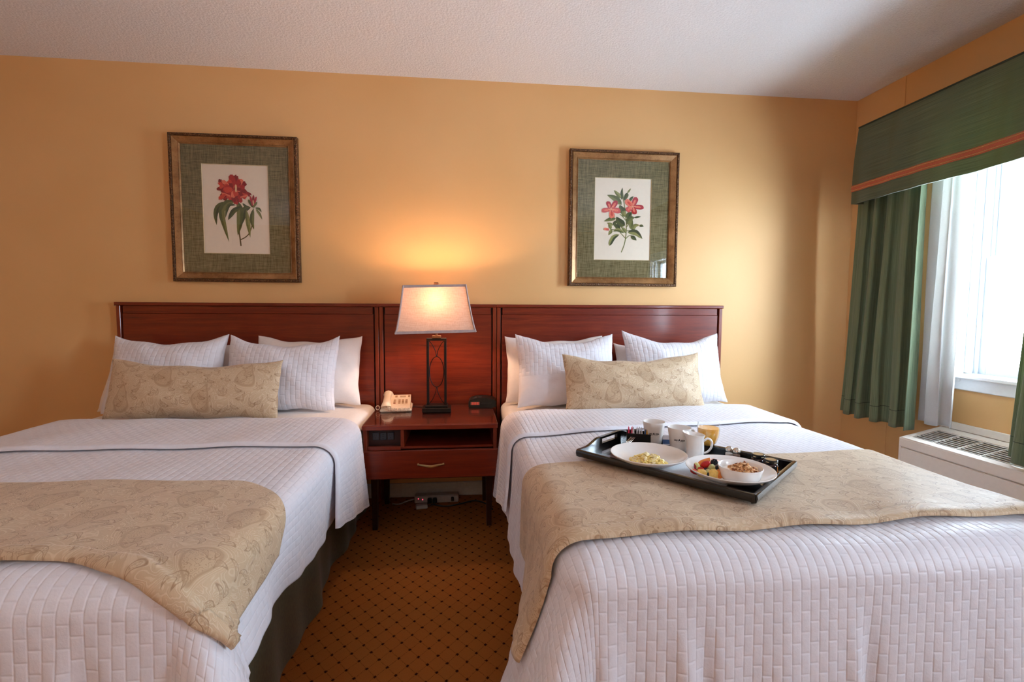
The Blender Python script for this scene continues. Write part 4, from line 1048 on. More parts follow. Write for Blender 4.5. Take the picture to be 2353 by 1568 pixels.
# ------------------------------------------------------------------ pillows
def pillow(name, label, cat, group, W, H, T, loc, lean, mat, kx=0.05, kt=0.09, kb=0.02, rz=0.0, roll=0.0, brick=False, plain_below=None, seed=0, uvoff=(0, 0), sagx=0.0, pw=0.62):
    if brick:
        a = cells(-W / 2, W / 2, BRW, FU); b = cells(0, H, BRL / 2, FV)
    else:
        a = np.linspace(-W / 2, W / 2, 80); b = np.linspace(0, H, 56)
    A, B = np.meshgrid(a, b, indexing='ij')
    u, v = A / (W / 2), B / (H / 2) - 1
    rng = np.random.RandomState(seed)
    f = rng.rand(8) * 6
    wr = 0.5 * np.sin(u * 5 + f[0]) * np.sin(v * 4 + f[1]) + 0.3 * np.sin(u * 11 + v * 7 + f[2]) + 0.2 * np.sin(v * 13 - u * 5 + f[3])
    x = A * (1 - kx * (1 - v ** 2) * np.abs(u) ** 2) + 0.004 * wr * np.abs(u)
    z = B - np.where(v > 0, kt * H * (1 - u ** 2) * v ** 2, -kb * H * (1 - u ** 2) * v ** 2) + 0.004 * np.sin(u * 9 + f[4]) * (v ** 2) + sagx * u * v
    th = (np.maximum(1 - np.abs(u) ** 2.6, 0) ** pw) * (np.maximum(1 - np.abs(v) ** 2.6, 0) ** pw)
    th = th * (1 + 0.16 * (0.3 - v)) + 0.0
    front = -T / 2 * th * (1 + 0.10 * wr) - 0.0015
    back = T / 2 * th
    Pf = np.stack([x, front, z], -1); Pb = np.stack([x, back + 0.0015, z], -1)
    if brick:
        N = -normals(Pf); N = np.where((N[..., 1:2] > 0), -N, N)
        hh = brick_h(A, B) * 0.0013
        if plain_below is not None: hh = np.where(B < plain_below, 0, hh)
        Pf = Pf + N * hh[..., None]
        Pb = Pb[::3, ::3] if False else Pb
    m, n = A.shape
    V = np.concatenate([Pf.reshape(-1, 3), Pb.reshape(-1, 3)])
    F1 = grid_faces(m, n)[:, ::-1]; F2 = grid_faces(m, n) + m * n
    idx = np.concatenate([np.arange(n), np.arange(1, m) * n + n - 1, (m - 1) * n + np.arange(n - 2, -1, -1), np.arange(m - 2, 0, -1) * n]); k = len(idx); q = np.arange(k)
    F3 = np.stack([idx[q], idx[(q + 1) % k], idx[(q + 1) % k] + m * n, idx[q] + m * n], -1)
    U = np.stack([A + uvoff[0], B + uvoff[1]], -1).reshape(-1, 2); U = np.concatenate([U, U])
    o = make_mesh(name, V, np.concatenate([F1, F2, F3]), mat, None, True, 180, None, U, loc=loc)
    o.rotation_euler = (-math.radians(lean), math.radians(roll), math.radians(rz))
    return tag(o, label, cat, group)
GP, GS, GL = 'plain white sleeping pillows', 'quilted white shams', 'paisley lumbar cushions'
ZB = 0.600
pillow('sleeping_pillow', 'plain white pillow behind the left sham of the left bed, rounded end sticking out', 'pillow', GP, 0.66, 0.36, 0.15, (0.345, -0.185, ZB - 0.004), 24, 'pillowcase', kt=0.05, seed=1, pw=0.5)
pillow('sleeping_pillow', 'plain white pillow behind the right sham of the left bed, nearest the lamp', 'pillow', GP, 0.56, 0.385, 0.13, (1.040, -0.14, ZB), 13, 'pillowcase', kt=0.10, seed=2)
pillow('quilted_sham', 'white quilted sham at the far left of the left bed', 'pillow', GS, 0.555, 0.405, 0.15, (0.372, -0.278, ZB), 20, 'quilt', brick=True, kt=0.12, kx=0.04, seed=3, roll=-0.5)
pillow('quilted_sham', 'white quilted sham on the right of the left bed, toward the nightstand', 'pillow', GS, 0.565, 0.400, 0.15, (0.936, -0.275, ZB), 19, 'quilt', brick=True, kt=0.15, seed=4, roll=0.5)
pillow('lumbar_cushion', 'long beige paisley cushion leaning on the shams of the left bed', 'cushion', GL, 0.775, 0.285, 0.13, (0.612, -0.455, ZB + 0.006), 17, 'paisley', kt=0.13, kx=0.02, seed=5, uvoff=(0.03, 0.02), roll=0.6)
pillow('sleeping_pillow', 'plain white pillow behind the left sham of the right bed, beside the clock', 'pillow', GP, 0.58, 0.385, 0.13, (2.412, -0.145, ZB), 14, 'pillowcase', kt=0.09, seed=6)
pillow('sleeping_pillow', 'plain white pillow hidden behind the window-side sham of the right bed', 'pillow', GP, 0.55, 0.34, 0.13, (3.045, -0.14, ZB), 14, 'pillowcase', kt=0.09, seed=7)
pillow('quilted_sham', 'white quilted sham with a plain lower band, left on the right bed', 'pillow', GS, 0.565, 0.415, 0.15, (2.455, -0.278, ZB), 20, 'quilt', brick=True, plain_below=0.165, kt=0.15, kx=0.06, seed=8)
pillow('quilted_sham', 'white quilted sham on the window side of the right bed', 'pillow', GS, 0.575, 0.425, 0.15, (3.080, -0.275, ZB), 19, 'quilt', brick=True, kt=0.17, kx=0.06, seed=9, sagx=-0.01)
pillow('lumbar_cushion', 'long pale beige paisley cushion leaning on the shams of the right bed', 'cushion', GL, 0.745, 0.305, 0.13, (2.775, -0.445, ZB + 0.006), 17, 'paisley', kt=0.15, kx=0.03, seed=10, uvoff=(0.41, 0.13), roll=-0.8)

# ------------------------------------------------------------------ curtains, liner, valance
def curtain(name, label, cat, group, yA, yB, X, z0, z1, nf, amp, mat, spread=(0, 0), hem=True, seed=0, sharp=1.0, ny=160, nz=50, lean=0.0):
    """yA, yB: edges at the top; spread: how far each edge moves by the bottom"""
    rng = np.random.RandomState(seed); f = rng.rand(6) * 6
    s = np.linspace(0, 1, ny); t_ = np.linspace(0, 1, nz)
    S, T = np.meshgrid(s, t_, indexing='ij')
    y = (yA + spread[0] * T ** 1.3) * (1 - S) + (yB + spread[1] * T ** 1.3) * S
    ph = 2 * PI * nf * (S + 0.02 * np.sin(S * 9 + f[0])) + 0.5 * np.sin(T * 2.2 + f[1])
    w = np.sin(ph); w = np.sign(w) * np.abs(w) ** sharp
    am = amp * (0.75 + 0.4 * T) * (0.8 + 0.35 * np.sin(S * 11 + f[2]))
    x = X + am * w + lean * T + 0.006 * np.sin(T * 6 + S * 8 + f[3]) * T
    y = y + 0.012 * np.sin(ph * 2 + 0.6) * (0.5 + 0.5 * T)
    z = z1 + (z0 - z1) * T + 0.004 * np.sin(ph + 0.5) * T
    P = np.stack([x, y, z], -1)
    N = normals(P); th = 0.003
    V = np.concatenate([P.reshape(-1, 3), (P - N * th).reshape(-1, 3)])
    m, n = S.shape; F1 = grid_faces(m, n)[:, ::-1]; F2 = grid_faces(m, n) + m * n
    idx = np.concatenate([np.arange(n), np.arange(1, m) * n + n - 1, (m - 1) * n + np.arange(n - 2, -1, -1), np.arange(m - 2, 0, -1) * n]); k = len(idx); q = np.arange(k)
    F3 = np.stack([idx[q], idx[(q + 1) % k], idx[(q + 1) % k] + m * n, idx[q] + m * n], -1)
    arc = np.concatenate([[0], np.cumsum(np.linalg.norm(np.diff(P[:, -1], axis=0), axis=1))])
    U = np.stack([np.repeat(arc[:, None], n, 1), z], -1).reshape(-1, 2); U = np.concatenate([U, U])
    c0 = (X, (yA + yB) / 2, z1)
    o = make_mesh(name, V - np.array(c0), np.concatenate([F1, F2, F3]), mat, None, True, 180, None, U, loc=c0)
    if hem:
        jj = int(nz * 0.925)
        hm = MB().tube([tuple(P[i, jj] + N[i, jj] * 0.0008 - np.array(c0)) for i in range(0, ny, 2)], 0.0013, 4)
        hm.build('hem_stitching', 'piping_dark', o)
    return tag(o, label, cat, group)
GC = 'green drapes at the window'
curtain('drape', 'dark green pleated drape left of the window, near the corner', 'curtain', GC, -0.212, -0.610, 4.165, 0.516, 1.98, 4.6, 0.030, 'curtain', (0.072, -0.004), seed=2, sharp=0.8)
curtain('drape', 'green pleated drape right of the window, cut by the picture edge', 'curtain', GC, -1.105, -1.66, 4.165, 0.508, 1.98, 4.8, 0.030, 'curtain', (0.065, -0.02), seed=5, sharp=0.8)
curtain('lining_curtain', 'white blackout lining hanging between the left green drape and the window', 'curtain', 'white linings', -0.600, -0.742, 4.225, 0.560, 1.98, 1.3, 0.022, 'liner', (0.0, -0.004), hem=False, seed=8, ny=60)
curtain('lining_curtain', 'white blackout lining behind the right green drape', 'curtain', 'white linings', -1.20, -1.60, 4.235, 0.560, 1.98, 2.4, 0.02, 'liner', (0.0, 0.0), hem=False, seed=9, ny=60)
# valance: padded board box covered in green ribbed cloth
VY0, VY1 = -0.262, -2.08
va = thing('valance', 'green ribbed fabric valance with coral braid above the window', 'valance', (4.20, -1.17, 1.73))
def vsheet(nm, mat, z_lo, z_hi, out, par, nz=24, th=0.010):
    ys_ = np.linspace(VY0, VY1, 150); zs_ = np.linspace(z_hi, z_lo, nz)
    path = [(4.335, VY0)] ; 
    Yv = np.concatenate([np.full(10, VY0), ys_[1:-1], np.full(10, VY1)])
    Xv = np.concatenate([np.linspace(4.335, 4.10, 10), np.full(148, 4.10), np.linspace(4.10, 4.335, 10)])
    P = np.zeros((nz, len(Yv), 3)); arc = np.concatenate([[0], np.cumsum(np.hypot(np.diff(Xv), np.diff(Yv)))])
    ends = np.zeros(len(Yv)); ends[:10] = np.linspace(0, 1, 10); ends[-10:] = np.linspace(1, 0, 10); ends[10:-10] = 1
    nx = np.where((np.arange(len(Yv)) >= 9) & (np.arange(len(Yv)) <= len(Yv) - 10), -1.0, 0.0); ny = np.where(np.arange(len(Yv)) < 10, 1.0, np.where(np.arange(len(Yv)) > len(Yv) - 11, -1.0, 0.0))
    for j, z in enumerate(zs_):
        k = np.clip((2.16 - z) / 0.43, 0, 1)
        o_ = out + 0.022 * k + 0.005 * k * np.sin(arc * 17 + 1.0) + 0.003 * k * np.sin(arc * 41) + 0.006 * math.sin(k * PI)
        P[j, :, 0] = Xv + nx * o_; P[j, :, 1] = Yv + ny * np.minimum(o_, 0.03) * 0.6; P[j, :, 2] = z + 0.003 * k * np.sin(arc * 13)
    N = normals(P)
    m, n = P.shape[:2]
    V = np.concatenate([P.reshape(-1, 3), (P + np.stack([-nx, -ny, np.zeros_like(nx)], -1)[None] * th).reshape(-1, 3)]) - np.array((4.20, -1.17, 1.73))
    F1 = grid_faces(m, n); F2 = grid_faces(m, n)[:, ::-1] + m * n
    idx = np.concatenate([np.arange(n), np.arange(1, m) * n + n - 1, (m - 1) * n + np.arange(n - 2, -1, -1), np.arange(m - 2, 0, -1) * n]); k = len(idx); q = np.arange(k)
    F3 = np.stack([idx[q], idx[q] + m * n, idx[(q + 1) % k] + m * n, idx[(q + 1) % k]], -1)
    U = np.stack([np.repeat(arc[None], m, 0), P[..., 2]], -1).reshape(-1, 2); U = np.concatenate([U, U])
    return make_mesh(nm, V, np.concatenate([F1, F2, F3]), mat, par, True, 60, None, U), P
vf, _ = vsheet('fabric_front', 'valance', 1.733, 2.155, 0.0, va)
tb_, PT = vsheet('braid_trim', 'trim_braid', 1.801, 1.836, 0.0025, va, nz=6, th=0.002)
m = MB()
for zq in (1.8105, 1.8265):
    _, Pq = None, None
for row in (1, 4):
    m.tube([tuple(PT[row, i] + np.array([-0.0012, 0, 0]) - np.array((4.20, -1.17, 1.73))) for i in range(9, 159, 1)], 0.0018, 4)
m.build('braid_cord', 'trim_thread', tb_)
m = MB()
m.tube([(4.335 - 4.2, VY0 + 1.17, 0.425), (4.10 - 4.2, VY0 + 1.17, 0.425), (4.10 - 4.2, VY1 + 1.17, 0.425), (4.335 - 4.2, VY1 + 1.17, 0.425)], 0.005, 6)
m.build('piping', 'piping_dark', va)
MB().box(4.105 - 4.2, 4.349 - 4.2, VY1 + 1.175, VY0 + 1.165, 0.405, 0.423).build('top_board', 'dark_void', va)
MB().tube([(4.20 - 4.2, VY0 + 1.16, 0.26), (0, VY1 + 1.18, 0.26)], 0.010, 8).build('drape_rod', 'white_paint', va)

# ------------------------------------------------------------------ air conditioner under the window
ac = thing('air_conditioner', 'cream through-wall air conditioner with a louvred top under the window', 'air conditioner', (4.22, -1.17, 0))
AY0, AY1 = -1.78 + 1.17, -0.615 + 1.17
X0, X1 = 4.10 - 4.22, 4.345 - 4.22
ZF, ZK = 0.4865, 0.537
def topz(x): return ZF + (x - X0) / (X1 - X0) * (ZK - ZF)
MB().box(X0 + 0.004, X0 + 0.022, AY0, AY1, 0.30 * 0 + 0.436, ZF - 0.001, 0.006).build('front_lip', 'ac_plastic', ac)
MB().box(X0 + 0.008, X0 + 0.022, AY0, AY1, 0.06, 0.4335, 0.004).build('front_panel', 'ac_plastic', ac)
for yy in (AY0, AY1 - 0.012): MB().prism([(X0 + 0.006, 0.06), (X1, 0.06), (X1, ZK), (X0 + 0.006, ZF - 0.003)], yy, yy + 0.012, axis='y').build('end_panel', 'ac_plastic', ac)
GX0, GX1, GY0, GY1 = X0 + 0.040, X1 - 0.055, AY0 + 0.06, AY1 - 0.035
al = math.atan2(ZK - ZF, X1 - X0)
m = MB()
def slab(x0, x1, y0, y1, th=0.010): m.add([(x, y, topz(x) - dz) for dz in (0, th) for y in (y0, y1) for x in (x0, x1)], [(0, 1, 3, 2), (4, 6, 7, 5), (0, 4, 5, 1), (2, 3, 7, 6), (0, 2, 6, 4), (1, 5, 7, 3)])
slab(X0 + 0.006, GX0, AY0 + 0.012, AY1 - 0.012); slab(GX1, X1, AY0 + 0.012, AY1 - 0.012); slab(GX0, GX1, AY0 + 0.012, GY0); slab(GX0, GX1, GY1, AY1 - 0.012)
m.build('top_frame', 'ac_plastic', ac, smooth=False)
MB().box(GX0 - 0.01, GX1 + 0.01, GY0 - 0.01, GY1 + 0.01, 0.44, 0.446).build('duct_floor', 'dark_void', ac)
NS = 8
me_s = None
for i in range(NS):
    xx = GX0 + (i + 0.5) * (GX1 - GX0) / NS
    if me_s is None:
        o = MB().box(-0.0016, 0.0016, GY0, GY1, -0.009, 0.0, 0.0006).build('louvre_slat', 'ac_slat', ac); me_s = o.data
    else:
        o = bpy.data.objects.new('louvre_slat', me_s); COL.objects.link(o); o.parent = ac
    o.location = (xx, 0, topz(xx) - 0.001); o.rotation_euler = (0, -0.75, 0)
me_s = None
for i in range(1, 10):
    yy = GY1 - i * (GY1 - GY0) / 10
    if me_s is None:
        o = MB().box(-(GX1 - GX0) / 2 / math.cos(al), (GX1 - GX0) / 2 / math.cos(al), -0.002, 0.002, -0.008, 0.0008, 0.0006).build('louvre_rib', 'ac_plastic', ac); me_s = o.data
    else:
        o = bpy.data.objects.new('louvre_rib', me_s); COL.objects.link(o); o.parent = ac
    o.location = ((GX0 + GX1) / 2, yy, topz((GX0 + GX1) / 2)); o.rotation_euler = (0, -al, 0)
MB().box(X1 - 0.012, X1 + 0.003, AY0 - 0.01, AY1 + 0.02, ZK + 0.0005, ZK + 0.035, 0.002).build('wall_flange', 'ac_plastic', ac)

# ------------------------------------------------------------------ breakfast tray and everything on it
TO = np.array([2.6105, -1.3065]); TU = np.array([0.64735, -0.76220]); TV = np.array([0.76220, 0.64735])
TR = math.atan2(TU[1], TU[0]); TZ = 0.6225
def tp(u, v, z=TZ): q = TO + TU * u + TV * v; return (q[0], q[1], z)
tl, tw = 0.2875, 0.193
ty = thing('serving_tray', 'black lacquered serving tray with a raised handle end on the right bed', 'tray', tp(0, 0, 0.6165), TR)
MB().box(-tl + 0.006, tl - 0.006, -tw + 0.006, tw - 0.006, 0.0, 0.006, 0.001).build('base', 'tray_lacquer', ty)
rp = lambda s_: [(0.0 * s_, 0.0), (-0.012 * s_, 0.004), (-0.016 * s_, 0.016), (-0.014 * s_, 0.026), (-0.007 * s_, 0.028), (0.0 * s_, 0.024), (0.002 * s_, 0.006)]
for s_ in (-1, 1):
    MB().prism([(s_ * (tw - 0.008) + (-y_ if s_ > 0 else -y_), z_) for (y_, z_) in (rp(1) if s_ > 0 else rp(-1))], -tl - 0.002, tl + 0.002, axis='x').build('long_rim', 'tray_lacquer', ty, angle=50)
# plain right end
MB().prism([(tl - 0.008 - y_, z_) for (y_, z_) in rp(1)], -tw - 0.004, tw + 0.004, axis='y').build('end_rim', 'tray_lacquer', ty, angle=50)
# left end: wall rising to an arched hand hold with a slot
def archz(v): return 0.027 + 0.019 * float(smooth(np.array(0.150 - abs(v)), 0.0, 0.085))
x0_, x1_ = -tl - 0.004, -tl + 0.008
mm = MB(); hv = 0.052
vs_ = np.linspace(-tw + 0.004, -hv, 14); mm.prism([(v, archz(v)) for v in vs_[::-1]] + [(vs_[0], 0.0), (vs_[-1], 0.0)], x0_, x1_, axis='x')
mm.prism([(-v, archz(v)) for v in vs_] [::1] + [(hv, 0.0), (tw - 0.004, 0.0)], x0_, x1_, axis='x') if False else mm.prism([(v, archz(v)) for v in np.linspace(tw - 0.004, hv, 14)] + [(hv, 0.0), (tw - 0.004, 0.0)], x0_, x1_, axis='x')
mm.prism([(-hv, 0.0), (hv, 0.0), (hv, 0.021), (-hv, 0.021)], x0_, x1_, axis='x')
mm.prism([(-hv, 0.038), (hv, 0.038), (hv, archz(hv)), (-hv, archz(hv))], x0_, x1_, axis='x')
mm.build('handle_end', 'tray_lacquer', ty, angle=40)

# paper napkin under the plates
nk = MB(); Pn = np.zeros((12, 12, 3))
for i in range(12):
    for j in range(12):
        u_, v_ = i / 11, j / 11; Pn[i, j] = ((u_ - 0.5) * 0.26, (v_ - 0.5) * 0.25, 0.0012 + 0.0008 * math.sin(u_ * 7 + v_ * 3))
nk.grid(Pn, flip=True); Pn2 = Pn.copy(); Pn2[..., 2] = 0.0; nk.grid(Pn2)
o = nk.build('paper_napkin', 'napkin', None); o.location = tp(0.062, -0.058); o.rotation_euler = (0, 0, TR); tag(o, 'flat white paper napkin on the tray under the two plates', 'napkin')

def plate(label, u, v, R):
    k = R / 0.12
    pr = [(0.0001, 0.0), (0.052, 0.0), (0.056, 0.003), (0.085, 0.011), (0.113, 0.026), (0.120, 0.0325), (0.1195, 0.0345), (0.117, 0.0342), (0.110, 0.0288), (0.084, 0.0142), (0.060, 0.0074), (0.0001, 0.0062)]
    m = MB().lathe([(r * k, z * k) for r, z in pr], n=64)
    o = m.build('dinner_plate', 'china', None, angle=60); o.location = tp(u, v, TZ + 0.0014)
    return tag(o, label, 'plate', 'white coupe plates')
P1, P2 = (-0.0692, -0.101), (0.180, -0.066)
plate('white coupe plate holding scrambled eggs, left on the tray', P1[0], P1[1], 0.1225)
plate('white coupe plate holding fruit and a bowl, right on the tray', P2[0] - 0.003, P2[1], 0.1245)
# scrambled eggs
rng = random.Random(11); m = MB()
for i in range(420):
    a = rng.uniform(0, 2 * PI); q = math.sqrt(rng.random())
    du, dv = 0.058 * q * math.cos(a), 0.036 * q * math.sin(a)
    z = 0.009 + 0.025 * (1 - q ** 1.6) * rng.uniform(0.4, 1.2) + 0.002
    m.blob((du, dv, z), rng.uniform(0.0028, 0.0066), i, 0.8, 1, 0 if rng.random() < 0.5 else 1, (1.25, 1, 0.75), Matrix.Rotation(rng.uniform(0, 6), 3, 'Z').to_quaternion())
for i in range(7):
    a = rng.uniform(0, 6.3); m.blob((0.04 * math.cos(a) * rng.random(), 0.026 * math.sin(a) * rng.random(), 0.030), 0.0016, i, 0.4, 1, 2)
o = m.build('scrambled_eggs', ['egg', 'egg_pale', 'herb'], None, angle=50); o.location = tp(-0.058, -0.120, TZ + 0.0014); o.rotation_euler = (0, 0, TR + 0.2)
tag(o, 'heap of yellow scrambled eggs with herb specks on the left plate', 'eggs', kind='stuff')
# bowl of yogurt and granola
BW = (0.2125, -0.084); BZ = TZ + 0.0014 + 0.0078
pr = [(0.0001, 0.0), (0.044, 0.0), (0.048, 0.003), (0.056, 0.016), (0.0615, 0.036), (0.0632, 0.043), (0.0625, 0.0448), (0.060, 0.0435), (0.0575, 0.034), (0.052, 0.016), (0.044, 0.007), (0.0001, 0.005)]
o = MB().lathe([(r_ * 0.96, z_) for r_, z_ in pr], n=56).build('cereal_bowl', 'china', None, angle=60); o.location = tp(*BW, BZ); tag(o, 'small white bowl of granola standing on the right plate', 'bowl')
o = MB().lathe([(0.0001, 0.0305), (0.030, 0.0310), (0.048, 0.0295), (0.0534, 0.0285), (0.0510, 0.022), (0.0001, 0.022)], n=40).build('yogurt', 'yogurt', None); o.location = tp(*BW, BZ); tag(o, 'white yogurt filling the small bowl under the granola', 'yogurt', kind='stuff')
m = MB()
for i in range(260):
    a = rng.uniform(0, 2 * PI); q = math.sqrt(rng.random())
    du, dv = 0.008 + 0.038 * q * math.cos(a), 0.006 + 0.034 * q * math.sin(a)
    z = 0.0325 + 0.018 * (1 - q ** 2) * rng.uniform(0.2, 1.1)
    m.blob((du, dv, z), rng.uniform(0.0026, 0.0062), i, 0.6, 1, rng.choice([0, 0, 1, 1, 2]), (1.3, 1, 0.7), Matrix.Rotation(rng.uniform(0, 6), 3, (rng.random(), rng.random(), 1)).to_quaternion())
o = m.build('granola', ['granola', 'granola_pale', 'granola_dark'], None, angle=30); o.location = tp(*BW, BZ); o.rotation_euler = (0, 0, TR); tag(o, 'heap of brown granola clusters on the yogurt in the bowl', 'granola', kind='stuff')
# fruit, every piece its own thing
def chunk(name, label, cat, u, v, z, r, mats, boxy=0.75, scale=(1, 1, 1), rot=(0, 0, 0), seed=0, jit=0.14, sub=2, group='cut fruit on the plate', face=None):
    m = MB().blob((0, 0, 0), r, seed, jit, sub, 0, scale, None, boxy)
    if face is not None:
        V = m.v[0]; m.mi = [1 if np.mean(V[list(q)], 0)[face[0]] * face[1] > 0.35 * r * scale[face[0]] else 0 for q in m.f]
    o = m.build(name, mats, None, angle=40)
    o.location = tp(u - 0.006, v + 0.014, TZ + 0.0014 + z + 0.003); o.rotation_euler = (rot[0], rot[1], TR + rot[2]); return tag(o, label, cat, group)
def FP(px, py, z):  # pixel of the photograph -> tray u, v at height z (used only while laying the fruit out)
    return None
chunk('cantaloupe_chunk', 'orange cantaloupe chunk at the back of the fruit pile', 'fruit', 0.112, -0.088, 0.030, 0.0135, ['cantaloupe'], 0.85, (1.5, 0.9, 0.8), (0.3, -0.5, 0.2), 1)
chunk('watermelon_chunk', 'pale pink melon chunk behind the blackberry, against the bowl', 'fruit', 0.133, -0.062, 0.030, 0.0120, ['watermelon'], 0.8, (1.1, 1, 0.9), (0.2, 0.3, 0.5), 2)
chunk('cantaloupe_chunk', 'orange cantaloupe chunk at the front against the bowl', 'fruit', 0.1685, -0.125, 0.019, 0.0115, ['cantaloupe'], 0.85, (0.8, 1.2, 1.25), (0.1, 0.1, -0.3), 3)
chunk('pineapple_chunk', 'pale yellow pineapple chunk at the front beside the orange chunk', 'fruit', 0.158, -0.140, 0.019, 0.0125, ['pineapple'], 0.9, (1.0, 0.8, 1.2), (0.1, 0.0, 0.75), 4)
chunk('pineapple_chunk', 'pale yellow wedge of pineapple at the front left of the fruit', 'fruit', 0.129, -0.150, 0.018, 0.0120, ['pineapple'], 0.5, (1.3, 0.8, 1.0), (0.2, 0.35, 0.75), 5)
chunk('strawberry_piece', 'large dark red strawberry in the middle of the fruit', 'fruit', 0.123, -0.112, 0.034, 0.0120, ['strawberry'], 0.1, (1.35, 0.9, 0.85), (0.2, -0.6, 0.5), 6)
chunk('strawberry_piece', 'small red strawberry half at the left rim of the fruit', 'fruit', 0.107, -0.152, 0.018, 0.0095, ['strawberry', 'strawberry_cut'], 0.1, (1.4, 0.8, 0.8), (0.2, 0.4, 0.6), 7, face=(2, 1))
chunk('strawberry_piece', 'red strawberry piece tucked under the apple slice', 'fruit', 0.119, -0.135, 0.024, 0.0085, ['strawberry', 'strawberry_cut'], 0.1, (1.2, 0.9, 0.8), (0.3, 0.2, 0.3), 8, face=(0, 1))
chunk('apple_slice', 'crimson-skinned apple slice with pale flesh at the left of the fruit', 'fruit', 0.104, -0.127, 0.026, 0.0120, ['honeydew', 'apple_skin'], 0.35, (0.75, 1.25, 1.1), (0.0, -0.35, 0.6), 9, face=(0, -1))
chunk('honeydew_chunk', 'pale green melon chunk beside the blueberries', 'fruit', 0.141, -0.110, 0.027, 0.0105, ['honeydew'], 0.6, (1.0, 1.0, 1.1), (0.3, 0.3, 0.9), 10)
chunk('honeydew_chunk', 'thin pale green melon slice behind the front pineapple wedge', 'fruit', 0.140, -0.137, 0.019, 0.0095, ['honeydew'], 0.5, (0.8, 1.1, 1.2), (0.1, 0.2, 0.4), 11)
chunk('blueberry', 'dark blueberry on top beside the bowl', 'fruit', 0.157, -0.106, 0.031, 0.0078, ['blueberry'], 0.0, (1, 1, 0.9), (0.2, 0.3, 0), 12, 0.03)
chunk('blueberry', 'dark blueberry between the two pineapple pieces', 'fruit', 0.1455, -0.1425, 0.0175, 0.0078, ['blueberry'], 0.0, (1, 1, 0.9), (0.5, 0.1, 0), 13, 0.03)
chunk('blueberry', 'dark blueberry under the large strawberry', 'fruit', 0.1285, -0.1255, 0.0225, 0.0070, ['blueberry'], 0.0, (1, 1, 0.9), (0.5, 0.1, 0), 14, 0.03)
m = MB()
for i in range(26):
    ga = i * 2.39996; zz_ = 1 - 2 * (i + 0.5) / 26; rr = math.sqrt(1 - zz_ * zz_); m.blob((0.0075 * rr * math.cos(ga), 0.0075 * rr * math.sin(ga), 0.0095 * zz_), 0.0032, i, 0.05, 1)
o = m.build('blackberry', 'blueberry', None, angle=80); o.location = tp(0.1335, -0.0725, TZ + 0.0435); o.rotation_euler = (0.5, 0.2, 0.3); tag(o, 'knobbly blackberry on top of the fruit by the bowl', 'fruit', 'cut fruit on the plate')

# mugs with printed logo
MUG = [(0.0001, 0.0), (0.0265, 0.0), (0.029, 0.002), (0.0315, 0.016), (0.0345, 0.040), (0.0385, 0.066), (0.0412, 0.083), (0.0409, 0.0846), (0.0392, 0.0842), (0.0372, 0.070), (0.033, 0.042), (0.0295, 0.016), (0.026, 0.006), (0.0001, 0.005)]
def mug_r(z):
    zs = [q[1] for q in MUG[1:7]]; rs = [q[0] for q in MUG[1:7]]; return float(np.interp(z, zs, rs))
def text_mesh(body, size, bold=0.0):
    cu = bpy.data.curves.new('txt', 'FONT'); cu.body = body; cu.size = size; cu.align_x = 'CENTER'; cu.offset = bold; cu.resolution_u = 2
    ob = bpy.data.objects.new('txt', cu); COL.objects.link(ob)
    dg = bpy.context.evaluated_depsgraph_get(); me = bpy.data.meshes.new_from_object(ob.evaluated_get(dg))
    V = np.array([v.co[:] for v in me.vertices]); F = [tuple(p.vertices) for p in me.polygons]
    bpy.data.objects.remove(ob); bpy.data.curves.remove(cu); bpy.data.meshes.remove(me)
    return V, F
def logo_on_mug(par, ang):
    m = MB()
    for body, size, z0, bold in (('L', .0098, .0415, .0002), ):
        pass
    V1, F1 = text_mesh('LAV', 0.0072, 0.0005); V2, F2 = text_mesh('A', 0.0102, 0.0007); V3, F3 = text_mesh('ZZA', 0.0072, 0.0005)
    w1 = V1[:, 0].max() - V1[:, 0].min(); w2 = V2[:, 0].max() - V2[:, 0].min(); w3 = V3[:, 0].max() - V3[:, 0].min(); g = 0.0002
    tot = w1 + w2 + w3 + 2 * g; x = -tot / 2
    parts = []
    for V, F, w in ((V1, F1, w1), (V2, F2, w2), (V3, F3, w3)):
        V = V.copy(); V[:, 0] += x - V[:, 0].min(); V[:, 1] += 0.0415; parts.append((V, F)); x += w + g
    Vs, Fs = text_mesh('TORINO, ITALIA, 1895', 0.0026, 0.0); Vs = Vs.copy(); Vs[:, 1] += 0.0376; parts.append((Vs, Fs))
    for V, F in parts:
        W = np.zeros_like(V)
        for i, (tx, ty_, _) in enumerate(V):
            R = mug_r(ty_) + 0.00025; a = ang + tx / R; W[i] = (R * math.cos(a), R * math.sin(a), ty_)
        m.add(W, F)
    m.build('printed_logo', 'ink', par, smooth=False)
def mug(label, u, v, face, handle):
    loc = tp(u, v)
    r = thing('coffee_mug', label, 'mug', loc, group='white coffee mugs')
    MB().lathe(MUG, n=56).build('body', 'china', r, angle=60)
    hp_ = spline([(0.0375, 0.068), (0.052, 0.071), (0.0615, 0.058), (0.058, 0.038), (0.046, 0.025), (0.0325, 0.024)], 18)
    MB().tube([(p[0] * math.cos(handle), p[0] * math.sin(handle), p[1]) for p in hp_], 0.0048, 8, flat=(1.2, 0.8)).build('handle', 'china', r)
    logo_on_mug(r, face); return r
camxy = np.array([1.88195, -2.8105])
def toward(u, v): q = np.array(tp(u, v)[:2]); d = camxy - q; return math.atan2(d[1], d[0])
mug('white coffee mug with dark lettering beside the sugar caddy', -0.171, 0.132, toward(-0.171, 0.132) + 0.05, toward(-0.171, 0.132) + PI - 0.5)
mug('white coffee mug with dark lettering behind the milk jug', -0.063, 0.115, toward(-0.063, 0.115) + 0.05, toward(-0.063, 0.115) + 2.1)
